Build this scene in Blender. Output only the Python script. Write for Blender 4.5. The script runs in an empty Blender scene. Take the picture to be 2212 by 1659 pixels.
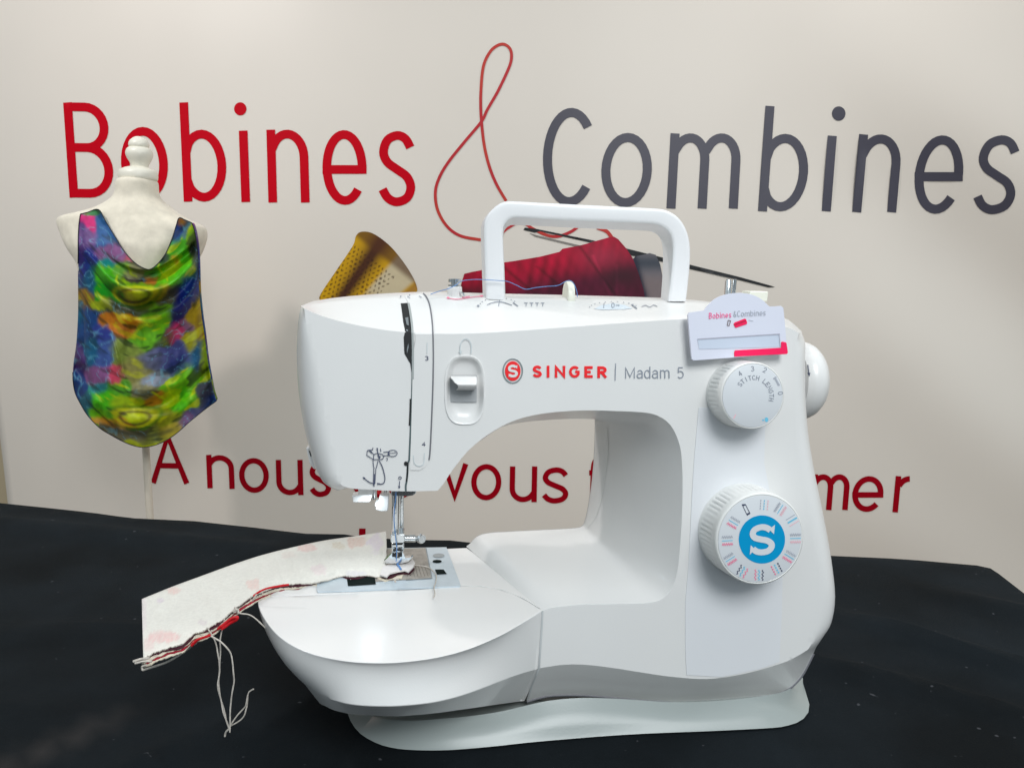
import bpy, bmesh, math, random
from mathutils import Vector, Matrix, noise
from mathutils.bvhtree import BVHTree
from mathutils.geometry import delaunay_2d_cdt
R = math.radians
random.seed(7)
sc = bpy.context.scene
COL = sc.collection

# ------------------------------------------------------------------ camera
F, CX, CY = 1609.0, 1106.0, 829.5           # focal length and centre of the 2212 px wide view
CAM = Vector((0, 0, 0.345))
pit, rol = R(9.0), R(1.1)
_f = Vector((0, math.cos(pit), -math.sin(pit)))
_r = Vector((1, 0, 0)); _u = _r.cross(_f)
RT = _r*math.cos(rol) + _u*math.sin(rol)
UP = -_r*math.sin(rol) + _u*math.cos(rol)
cd = bpy.data.cameras.new('camera'); cam = bpy.data.objects.new('camera', cd); COL.objects.link(cam)
m3 = Matrix((RT, UP, -_f)).transposed()
cam.matrix_world = Matrix.Translation(CAM) @ m3.to_4x4()
cd.sensor_width = 36; cd.lens = 36*F/2212
cd.clip_start = 0.02; cd.clip_end = 100
sc.camera = cam

# ------------------------------------------------------------------ world, lamps, exposure
w = bpy.data.worlds.new('World'); sc.world = w; w.use_nodes = True
bg = w.node_tree.nodes['Background']
bg.inputs[0].default_value = (0.80, 0.93, 1.0, 1); bg.inputs[1].default_value = 0.46
nt = w.node_tree
tc_ = nt.nodes.new('ShaderNodeTexCoord'); sp_ = nt.nodes.new('ShaderNodeSeparateXYZ'); nt.links.new(tc_.outputs['Generated'], sp_.inputs[0])
mz = nt.nodes.new('ShaderNodeMapRange'); mz.inputs[1].default_value = -0.35; mz.inputs[2].default_value = 0.5; mz.inputs[3].default_value = 0.30; mz.inputs[4].default_value = 1.16
nt.links.new(sp_.outputs[2], mz.inputs[0])
nz_ = nt.nodes.new('ShaderNodeTexNoise'); nz_.inputs['Scale'].default_value = 2.6; nz_.inputs['Detail'].default_value = 2
nt.links.new(tc_.outputs['Generated'], nz_.inputs['Vector'])
mn = nt.nodes.new('ShaderNodeMapRange'); mn.inputs[1].default_value = 0.38; mn.inputs[2].default_value = 0.62; mn.inputs[3].default_value = 0.35; mn.inputs[4].default_value = 1.55
nt.links.new(nz_.outputs['Fac'], mn.inputs[0])
mu = nt.nodes.new('ShaderNodeMath'); mu.operation = 'MULTIPLY'; nt.links.new(mz.outputs[0], mu.inputs[0]); nt.links.new(mn.outputs[0], mu.inputs[1])
mu2 = nt.nodes.new('ShaderNodeMath'); mu2.operation = 'MULTIPLY'; mu2.inputs[1].default_value = 0.50; nt.links.new(mu.outputs[0], mu2.inputs[0])
nt.links.new(mu2.outputs[0], bg.inputs[1])
def lamp(name, loc, to, size, power, col, sy=None):
    l = bpy.data.lights.new(name, 'AREA'); l.shape = 'RECTANGLE'; l.size = size; l.size_y = sy or size
    l.energy = power; l.color = col
    o = bpy.data.objects.new(name, l); COL.objects.link(o); o.location = loc
    o.rotation_euler = (Vector(to)-Vector(loc)).to_track_quat('-Z', 'Y').to_euler()
    return o
lamp('ceiling_lamp_key', (0.25, 0.30, 1.80), (0.1, 0.65, 0), 0.5, 1.5, (1.0, 0.97, 0.94))
lamp('front_fill_light', (0.55, -0.85, 1.50), (0.05, 0.6, 0.12), 0.8, 25, (0.96, 0.99, 1.0))  # added soft fill to brighten the machine front, stands for no known fixture
lamp('ceiling_lamp_back', (-1.55, 1.0, 1.72), (-0.7, 1.9, 0.2), 0.14, 13.5, (1.0, 0.94, 0.91))
lamp('ceiling_lamp_side', (1.1, 1.0, 1.85), (1.0, 1.5, 0), 0.3, 9.5, (1.0, 0.94, 0.90))
vs = sc.view_settings; vs.view_transform = 'Standard'; vs.look = 'None'; vs.exposure = 0.13; vs.gamma = 1
sc.cycles.max_bounces = 8
sc.cycles.use_denoising = True

# ------------------------------------------------------------------ helpers: pixels to rays, planes
def ray(u, v):
    return (RT*((u-CX)/F) - UP*((v-CY)/F) + _f).normalized()
def hit(u, v, p, n):
    d = ray(u, v); return CAM + d*((p-CAM).dot(n)/d.dot(n))
def proj(p):
    q = p-CAM; z = q.dot(_f); return (CX+F*q.dot(RT)/z, CY-F*q.dot(UP)/z)
def pxm(p): return (p-CAM).dot(_f)/F        # metres per px at a point
def cr(x0, y0, s, pts):                     # coordinates read in a crop -> view coordinates
    return [((x0+a/s)*0.58226, (y0+b/s)*0.58226) for a, b in pts]
# sewing machine frame
YAW = R(8.0); MO = Vector((0, 0.54, 0)); MM = Matrix.Translation(MO) @ Matrix.Rotation(YAW, 4, 'Z')
MI = MM.inverted()
def W(x, y, z): return MM @ Vector((x, y, z))
KT = 0.10                                   # lean of the front of the machine
NF = (MM.to_3x3() @ Vector((0, -1, KT))).normalized()
def FP(u, v, off=0.0): return hit(u, v, W(0, 0, 0.30)+NF*off, NF)
def YP(u, v, y): return hit(u, v, W(0, y, 0), MM.to_3x3() @ Vector((0, 1, 0)))
def ZP(u, v, z): return hit(u, v, Vector((0, 0, z)), Vector((0, 0, 1)))
def WY(u, v, y): return hit(u, v, Vector((0, y, 0)), Vector((0, 1, 0)))

def spline(pts, n=6, closed=False):         # Catmull-Rom through tuples of any length
    out = []; N = len(pts)
    for i in range(N if closed else N-1):
        if closed: p0, p1, p2, p3 = pts[(i-1) % N], pts[i], pts[(i+1) % N], pts[(i+2) % N]
        else: p0, p1, p2, p3 = pts[max(i-1, 0)], pts[i], pts[i+1], pts[min(i+2, N-1)]
        for k in range(n):
            t = k/n
            out.append(tuple(0.5*(2*b+(c-a)*t+(2*a-5*b+4*c-d)*t*t+(3*b-a-3*c+d)*t**3) for a, b, c, d in zip(p0, p1, p2, p3)))
    if not closed: out.append(tuple(pts[-1]))
    return out
def resamp(pts, n):
    P = [Vector(p) for p in pts]; L = [0]
    for a, b in zip(P, P[1:]): L.append(L[-1]+(b-a).length)
    out = []; j = 0
    for i in range(n):
        s = L[-1]*i/(n-1)
        while j < len(P)-2 and L[j+1] < s: j += 1
        t = (s-L[j])/max(L[j+1]-L[j], 1e-9); out.append(P[j].lerp(P[j+1], min(max(t, 0), 1)))
    return out
def lin(c):
    c = c/255.0; return c/12.92 if c <= 0.04045 else ((c+0.055)/1.055)**2.4
def rgb(r, g, b): return (lin(r), lin(g), lin(b))
def sm(a, b, x):
    t = min(max((x-a)/(b-a), 0), 1); return t*t*(3-2*t)

# ------------------------------------------------------------------ materials
MATS = {}
def mat(name, col, rough=0.5, metal=0.0, coat=0.0, bump=0.0, bscale=200.0, mottle=0.0, mscale=8.0, spec=0.5, attr=False,
        sheen=0.0, emit=None, detail=4, trans=0.0, sss=0.0):
    m = bpy.data.materials.new(name); m.use_nodes = True; nt = m.node_tree; b = nt.nodes['Principled BSDF']
    b.inputs['Base Color'].default_value = (*col, 1); b.inputs['Roughness'].default_value = rough
    b.inputs['Metallic'].default_value = metal; b.inputs['Coat Weight'].default_value = coat
    b.inputs['Coat Roughness'].default_value = 0.08
    b.inputs['Specular IOR Level'].default_value = spec
    b.inputs['Sheen Weight'].default_value = sheen
    if trans: b.inputs['Transmission Weight'].default_value = trans
    if sss:
        b.inputs['Subsurface Weight'].default_value = sss; b.inputs['Subsurface Scale'].default_value = 0.004
    if emit:
        b.inputs['Emission Color'].default_value = (*emit[0], 1); b.inputs['Emission Strength'].default_value = emit[1]
    tc = nt.nodes.new('ShaderNodeTexCoord')
    src = None
    if attr:
        a = nt.nodes.new('ShaderNodeAttribute'); a.attribute_name = 'Col'; src = a.outputs['Color']
        nt.links.new(src, b.inputs['Base Color'])
    if mottle:
        n = nt.nodes.new('ShaderNodeTexNoise'); n.inputs['Scale'].default_value = mscale; n.inputs['Detail'].default_value = detail
        nt.links.new(tc.outputs['Object'], n.inputs['Vector'])
        mr = nt.nodes.new('ShaderNodeMapRange'); mr.inputs[1].default_value = 0.3; mr.inputs[2].default_value = 0.7
        mr.inputs[3].default_value = 1-mottle; mr.inputs[4].default_value = 1+mottle
        nt.links.new(n.outputs['Fac'], mr.inputs[0])
        mx = nt.nodes.new('ShaderNodeMix'); mx.data_type = 'RGBA'; mx.blend_type = 'MULTIPLY'; mx.inputs[0].default_value = 1
        if src: nt.links.new(src, mx.inputs[6])
        else: mx.inputs[6].default_value = (*col, 1)
        nt.links.new(mr.outputs[0], mx.inputs[7]); nt.links.new(mx.outputs[2], b.inputs['Base Color'])
    if bump:
        n = nt.nodes.new('ShaderNodeTexNoise'); n.inputs['Scale'].default_value = bscale; n.inputs['Detail'].default_value = 3
        nt.links.new(tc.outputs['Object'], n.inputs['Vector'])
        bp = nt.nodes.new('ShaderNodeBump'); bp.inputs['Strength'].default_value = bump; bp.inputs['Distance'].default_value = 0.001
        nt.links.new(n.outputs['Fac'], bp.inputs['Height']); nt.links.new(bp.outputs[0], b.inputs['Normal'])
    MATS[name] = m; return m
WHITE = mat('white_plastic', (0.772, 0.764, 0.752), 0.3, coat=0.25, bump=0.05, bscale=900, mottle=0.012, mscale=14)
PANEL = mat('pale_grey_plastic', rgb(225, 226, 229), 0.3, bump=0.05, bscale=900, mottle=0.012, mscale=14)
DIALW = mat('dial_plastic', (0.79, 0.79, 0.77), 0.4, bump=0.05, bscale=700)
DIALF = mat('dial_face', rgb(216, 219, 223), 0.42, mottle=0.01)
FOOTM = mat('foot_plastic', rgb(150, 157, 155), 0.32, bump=0.06, bscale=600, mottle=0.02)
UNDER = mat('underside_plastic', (0.62, 0.62, 0.63), 0.4, bump=0.05, bscale=600)
HANDLE = mat('handle_plastic', (0.82, 0.82, 0.83), 0.4, bump=0.06, bscale=700)
CREAM = mat('cream_plastic', rgb(232, 232, 218), 0.4, bump=0.03)
DARK = mat('dark_gap', (0.006, 0.007, 0.008), 0.5, mottle=0.2)
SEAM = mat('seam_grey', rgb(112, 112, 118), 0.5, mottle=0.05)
SEAML = mat('seam_pale', rgb(196, 199, 200), 0.5, mottle=0.03)
STEEL = mat('polished_steel', (0.72, 0.74, 0.75), 0.14, 1.0, bump=0.05, bscale=400)
STEELB = mat('brushed_plate', rgb(206, 218, 226), 0.36, 0.35, bump=0.15, bscale=500, mottle=0.05, mscale=60)
STEELD = mat('worn_plate', rgb(172, 166, 158), 0.42, 0.4, bump=0.5, bscale=700, mottle=0.18, mscale=160)
INKB = mat('ink_slate', rgb(70, 76, 100), 0.5, mottle=0.03)
INKG = mat('ink_grey', rgb(140, 146, 158), 0.5, mottle=0.03)
INKL = mat('ink_light', rgb(176, 180, 190), 0.5, mottle=0.03)
INKF = mat('emboss_faint', rgb(205, 212, 214), 0.45, mottle=0.02)
INKR = mat('ink_red', (0.90, 0.006, 0.012), 0.45, mottle=0.03)
INKP = mat('ink_pink', rgb(238, 130, 160), 0.5, mottle=0.03)
INKPL = mat('ink_pale_pink', rgb(240, 190, 200), 0.5, mottle=0.03)
INKC = mat('ink_sky', rgb(110, 195, 225), 0.5, mottle=0.03)
BLUE = mat('emblem_blue', rgb(0, 150, 204), 0.5, mottle=0.02, spec=0.15)
RINGG = mat('emblem_ring', rgb(140, 150, 152), 0.35, 0.4, mottle=0.03)
CARD = mat('card_plastic', rgb(222, 224, 238), 0.35, mottle=0.01)
CARDW = mat('card_window', rgb(205, 214, 230), 0.25, mottle=0.02)
PINK = mat('hot_pink', (0.98, 0.002, 0.10), 0.4, mottle=0.02)
PINKD = mat('deep_pink', (0.62, 0.0, 0.05), 0.4, mottle=0.02)
PINKT = mat('pink_print', rgb(250, 110, 160), 0.5, mottle=0.02)
BAN = mat('banner_vinyl', rgb(228, 220, 210), 0.42, bump=0.02, bscale=300, mottle=0.018, mscale=2.2, detail=2, spec=0.35)
BRED = mat('banner_red', (0.56, 0.0, 0.010), 0.5, mottle=0.03, mscale=5, spec=0.08)
BRED2 = mat('banner_dark_red', (0.33, 0.0, 0.008), 0.42, mottle=0.03, mscale=5, spec=0.08)
BGREY = mat('banner_grey', rgb(68, 66, 79), 0.45, mottle=0.06, mscale=4, spec=0.5)
PRINT = mat('banner_print', (0.5, 0.5, 0.5), 0.42, attr=True, mottle=0.03, mscale=40, spec=0.3)
WALL = mat('wall_paint', rgb(196, 180, 150), 0.8, mottle=0.04)
LACE = mat('lace_fabric', rgb(226, 218, 200), 0.85, bump=1.0, bscale=55, mottle=0.10, mscale=38, sheen=0.2)
FIN = mat('cream_wood', rgb(232, 228, 214), 0.38, mottle=0.03)
POLE = mat('pole_paint', rgb(224, 214, 198), 0.5, mottle=0.03)
SILK = mat('printed_silk', (0.5, 0.5, 0.5), 0.5, attr=True, bump=0.15, bscale=500, mottle=0.06, mscale=90, spec=0.3)
THREADW = mat('cream_thread', rgb(206, 198, 188), 0.8, bump=0.5, bscale=2500, mottle=0.15, mscale=600)
THREADB = mat('blue_thread', rgb(96, 142, 200), 0.7, bump=0.4, bscale=2500, mottle=0.1, mscale=500)
THREADR = mat('red_yarn', rgb(200, 10, 24), 0.6, bump=0.3, bscale=900, mottle=0.1, mscale=300)
LAYM = mat('maroon_cloth', rgb(70, 20, 36), 0.9, bump=0.6, bscale=900, mottle=0.25, mscale=200)
LAYR = mat('red_cloth', rgb(160, 18, 46), 0.9, bump=0.6, bscale=900, mottle=0.25, mscale=200)
LAYC = mat('cream_cloth', rgb(214, 204, 184), 0.9, bump=0.6, bscale=900, mottle=0.12, mscale=260)
QUILT = mat('quilt_cotton', (0.7, 0.7, 0.7), 0.9, attr=True, bump=0.5, bscale=1100, mottle=0.045, mscale=420, sheen=0.1)

def cloth_black():
    m = bpy.data.materials.new('black_cloth'); m.use_nodes = True; nt = m.node_tree; b = nt.nodes['Principled BSDF']
    tc = nt.nodes.new('ShaderNodeTexCoord')
    n1 = nt.nodes.new('ShaderNodeTexNoise'); n1.inputs['Scale'].default_value = 7; n1.inputs['Detail'].default_value = 5
    n2 = nt.nodes.new('ShaderNodeTexNoise'); n2.inputs['Scale'].default_value = 900; n2.inputs['Detail'].default_value = 2
    n3 = nt.nodes.new('ShaderNodeTexNoise'); n3.inputs['Scale'].default_value = 120; n3.inputs['Detail'].default_value = 1
    for n in (n1, n2, n3): nt.links.new(tc.outputs['Object'], n.inputs['Vector'])
    r1 = nt.nodes.new('ShaderNodeValToRGB'); r1.color_ramp.elements[0].position = 0.32; r1.color_ramp.elements[1].position = 0.72
    r1.color_ramp.elements[0].color = (0.0020, 0.0034, 0.0044, 1); r1.color_ramp.elements[1].color = (0.0080, 0.0120, 0.0155, 1)
    nt.links.new(n1.outputs['Fac'], r1.inputs[0])
    r3 = nt.nodes.new('ShaderNodeValToRGB'); r3.color_ramp.elements[0].position = 0.755; r3.color_ramp.elements[1].position = 0.79
    r3.color_ramp.elements[0].color = (0, 0, 0, 1); r3.color_ramp.elements[1].color = (0.05, 0.05, 0.055, 1)
    nt.links.new(n3.outputs['Fac'], r3.inputs[0])
    ad = nt.nodes.new('ShaderNodeMix'); ad.data_type = 'RGBA'; ad.blend_type = 'ADD'; ad.inputs[0].default_value = 1
    nt.links.new(r1.outputs[0], ad.inputs[6]); nt.links.new(r3.outputs[0], ad.inputs[7])
    at = nt.nodes.new('ShaderNodeAttribute'); at.attribute_name = 'Col'
    ad2 = nt.nodes.new('ShaderNodeMix'); ad2.data_type = 'RGBA'; ad2.blend_type = 'ADD'; ad2.inputs[0].default_value = 1
    nt.links.new(ad.outputs[2], ad2.inputs[6]); nt.links.new(at.outputs['Color'], ad2.inputs[7])
    nt.links.new(ad2.outputs[2], b.inputs['Base Color'])
    b.inputs['Roughness'].default_value = 0.9; b.inputs['Specular IOR Level'].default_value = 0.15
    b.inputs['Sheen Weight'].default_value = 0.0; b.inputs['Sheen Roughness'].default_value = 0.5
    bp = nt.nodes.new('ShaderNodeBump'); bp.inputs['Strength'].default_value = 0.6; bp.inputs['Distance'].default_value = 0.0006
    nt.links.new(n2.outputs['Fac'], bp.inputs['Height']); nt.links.new(bp.outputs[0], b.inputs['Normal'])
    return m
BLACK = cloth_black()

# ------------------------------------------------------------------ helpers: objects
IM = {}
def thing(name, label, cat, M=None, group=None):
    o = bpy.data.objects.new(name, None); COL.objects.link(o); o.matrix_world = M or Matrix.Identity(4)
    o.empty_display_size = 0.05
    o['label'] = label; o['category'] = cat
    if group: o['group'] = group
    IM[o] = (M or Matrix.Identity(4)).inverted(); return o
def obj(name, verts, faces, m, parent=None, smooth=40, recalc=True, bevel=0.0, solid=0.0, cols=None, label=None, wn=False, seg=2):
    """verts in WORLD coordinates; parts are stored in their thing's own frame"""
    I = Matrix.Identity(4)
    if parent is not None: I = IM[parent]
    me = bpy.data.meshes.new(name); me.from_pydata([I @ Vector(v) for v in verts], [], [tuple(f) for f in faces]); me.update()
    if recalc:
        bm = bmesh.new(); bm.from_mesh(me); bmesh.ops.recalc_face_normals(bm, faces=bm.faces[:]); bm.to_mesh(me); bm.free()
    if cols is not None:
        ca = me.color_attributes.new('Col', 'FLOAT_COLOR', 'POINT')
        for i, c in enumerate(cols): ca.data[i].color = (*c, 1)
    me.materials.append(m)
    if smooth:
        me.shade_smooth(); me.set_sharp_from_angle(angle=R(smooth))
    o = bpy.data.objects.new(name, me); COL.objects.link(o)
    if parent is not None: o.parent = parent
    IM[o] = I
    if solid:
        s = o.modifiers.new('solid', 'SOLIDIFY'); s.thickness = solid; s.offset = -1
    if bevel:
        b = o.modifiers.new('bevel', 'BEVEL'); b.width = bevel; b.segments = seg; b.limit_method = 'ANGLE'; b.angle_limit = R(35)
        b.harden_normals = False
    if wn:
        o.modifiers.new('wn', 'WEIGHTED_NORMAL').keep_sharp = True
    if label: o['label'] = label
    return o
def tag(o, label, cat, group=None, kind=None):
    if label: o['label'] = label
    if cat: o['category'] = cat
    if group: o['group'] = group
    if kind: o['kind'] = kind
    return o
def bvh(verts, faces): return BVHTree.FromPolygons([Vector(v) for v in verts], [tuple(f) for f in faces])

def loft(loops, closed=True, cap0=False, cap1=False):
    V, Fc = [], []; n = len(loops[0])
    for l in loops: V += [Vector(p) for p in l]
    for k in range(len(loops)-1):
        for i in range(n if closed else n-1):
            j = (i+1) % n; Fc.append((k*n+i, k*n+j, (k+1)*n+j, (k+1)*n+i))
    for c, base in ((cap0, 0), (cap1, (len(loops)-1)*n)):
        if c:
            cen = sum(V[base:base+n], Vector())/n; V.append(cen)
            for i in range(n): Fc.append((base+i, base+(i+1) % n, len(V)-1))
    return V, Fc
def lathe(o, ax, prof, n=32, ref=None, rmod=None):
    """prof: list of (distance along ax, radius)"""
    ax = ax.normalized(); a = (ref or Vector((0, 0, 1))); a = (a-ax*a.dot(ax))
    if a.length < 1e-4: a = Vector((1, 0, 0))-ax*ax.x
    a.normalize(); b = ax.cross(a); loops = []
    for k, (h, r) in enumerate(prof):
        loops.append([o+ax*h+(a*math.cos(t)+b*math.sin(t))*(max(r, 1e-5)*(rmod(k, t) if rmod else 1)) for t in [2*math.pi*i/n for i in range(n)]])
    return loft(loops, True, True, True)
def tube(pts, r, n=6, taper=None):
    P = [Vector(p) for p in pts]; loops = []; up = Vector((0.31, 0.2, 0.93))
    for i, p in enumerate(P):
        t = (P[min(i+1, len(P)-1)]-P[max(i-1, 0)]).normalized()
        a = t.cross(up)
        if a.length < 1e-3: a = t.cross(Vector((1, 0, 0)))
        a.normalize(); b = t.cross(a); up = b if False else up
        rr = r if taper is None else r*taper(i/(len(P)-1))
        loops.append([p+(a*math.cos(q)+b*math.sin(q))*rr for q in [2*math.pi*k/n for k in range(n)]])
    return loft(loops, True, True, True)
def join(*vf):
    V, Fc = [], []
    for v, f in vf:
        b = len(V); V += list(v); Fc += [tuple(i+b for i in q) for q in f]
    return V, Fc
def box(c, ex, ey, ez):
    c = Vector(c); V = [c+ex*sx+ey*sy+ez*sz for sx in (-1, 1) for sy in (-1, 1) for sz in (-1, 1)]
    return V, [(0, 1, 3, 2), (4, 6, 7, 5), (0, 4, 5, 1), (2, 3, 7, 6), (0, 2, 6, 4), (1, 5, 7, 3)]

def fill2d(loops, extra=(), faces_in=None):
    """triangulate polygons (list of px loops); keep what lies inside any of them"""
    V, Fs = [], []
    for l in loops:
        if sum(l[i-1][0]*l[i][1]-l[i][0]*l[i-1][1] for i in range(len(l))) < 0: l = list(l)[::-1]
        b = len(V); V += [Vector(p) for p in l]; Fs.append(list(range(b, b+len(l))))
    V += [Vector(p) for p in extra]
    vo, _, fo, _, _, of = delaunay_2d_cdt(V, [], Fs, 0, 1e-4)
    BBX = [(min(p[0] for p in l), max(p[0] for p in l), min(p[1] for p in l), max(p[1] for p in l)) for l in loops]
    keep = []
    for f in fo:
        cx_ = sum(vo[i].x for i in f)/len(f); cy_ = sum(vo[i].y for i in f)/len(f)
        if any(a <= cx_ <= b and c <= cy_ <= d and inside((cx_, cy_), l) for (a, b, c, d), l in zip(BBX, loops)): keep.append(f)
    return [(v.x, v.y) for v in vo], keep
def inside(p, poly):
    c = False; n = len(poly)
    for i in range(n):
        a, b = poly[i], poly[(i+1) % n]
        if (a[1] > p[1]) != (b[1] > p[1]) and p[0] < (b[0]-a[0])*(p[1]-a[1])/(b[1]-a[1])+a[0]: c = not c
    return c
def gridpts(loop, s, margin=0.3):
    xs = [p[0] for p in loop]; ys = [p[1] for p in loop]; out = []
    y = min(ys)+s*0.5
    while y < max(ys):
        x = min(xs)+s*0.5
        while x < max(xs):
            if inside((x, y), loop) and min(math.hypot(p[0]-x, p[1]-y) for p in loop) > s*margin: out.append((x, y))
            x += s
        y += s
    return out
def decal(name, loops, tree, m, parent, eps=0.0003, thick=0.0, grid=0, colfn=None, label=None, smooth=40, fallback=None, extra=()):
    """a thin printed or raised layer lying on the surface held by tree, outline given in view px"""
    ex = list(extra)
    if grid:
        for l in loops: ex += gridpts(l, grid)
    pv, fs = fill2d(loops, ex)
    used = sorted({i for f in fs for i in f}); mp = {}
    V = []; cols = []
    for i in used:
        u, v = pv[i]; d = ray(u, v); loc, n, _, _ = tree.ray_cast(CAM, d)
        if loc is None:
            if fallback: loc, n = fallback(u, v)
            else:
                loc, n, _, _ = tree.find_nearest(CAM+d*0.6)
        if n.dot(d) > 0: n = -n
        mp[i] = len(V); V.append(loc+n*eps)
        if colfn: cols.append(colfn(u, v))
    Fc = []
    for f in fs:
        q = [mp[i] for i in f]
        a, b, c = V[q[0]], V[q[1]], V[q[2]]
        if (b-a).cross(c-a).dot(a-CAM) > 0: q = q[::-1]
        Fc.append(tuple(q))
    if thick:
        base = len(V); nb = {}
        edges = {}
        for f in Fc:
            for i in range(len(f)):
                a, b = f[i], f[(i+1) % len(f)]
                if (b, a) in edges: del edges[(b, a)]
                else: edges[(a, b)] = 1
        for (a, b) in edges:
            for k in (a, b):
                if k not in nb:
                    loc, n, _, _ = tree.find_nearest(V[k]); d = (V[k]-loc)
                    nn = d.normalized() if d.length > 1e-6 else -ray(*proj(V[k]))
                    nb[k] = len(V); V.append(V[k]-nn*thick)
                    if colfn: cols.append(cols[k])
            Fc.append((b, a, nb[a], nb[b]))
    return obj(name, V, Fc, m, parent, smooth=smooth, recalc=False, cols=cols if colfn else None, label=label)

def ribbon(pts, wd, closed=False, cap=0.0, w2=None):
    """quads of a stroke of width wd round a px polyline"""
    P = [Vector(p) for p in pts]
    Q = [P[0]]
    for p in P[1:]:
        if (p-Q[-1]).length > 1e-3: Q.append(p)
    P = Q
    if closed and (P[0]-P[-1]).length < 1e-3: P.pop()
    n = len(P)
    if cap and not closed:
        P[0] = P[0]+(P[0]-P[1]).normalized()*cap; P[-1] = P[-1]+(P[-1]-P[-2]).normalized()*cap
    Lf, Rt = [], []
    for i in range(n):
        if closed: a, b = P[i-1], P[(i+1) % n]
        else: a, b = P[max(i-1, 0)], P[min(i+1, n-1)]
        d1 = (P[i]-a); d2 = (b-P[i])
        if d1.length < 1e-6: d1 = d2
        if d2.length < 1e-6: d2 = d1
        d1.normalize(); d2.normalize(); t = d1+d2
        if t.length < 1e-4: t = d1
        t.normalize(); nn = Vector((-t.y, t.x)); n1 = Vector((-d1.y, d1.x))
        wv = wd if w2 is None else wd+(w2-wd)*i/(n-1)
        s = wv/2/max(nn.dot(n1), 0.45); Lf.append(P[i]+nn*s); Rt.append(P[i]-nn*s)
    out = []
    for i in range(n if closed else n-1):
        j = (i+1) % n; out.append([tuple(Lf[i]), tuple(Lf[j]), tuple(Rt[j]), tuple(Rt[i])])
    return out
def circ(cx, cy, rx, ry=None, n=28, a0=0.0, rot=0.0):
    ry = ry or rx; o = []
    for i in range(n):
        t = 2*math.pi*i/n+a0; x, y = rx*math.cos(t), ry*math.sin(t)
        o.append((cx+x*math.cos(rot)-y*math.sin(rot), cy+x*math.sin(rot)+y*math.cos(rot)))
    return o

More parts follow.
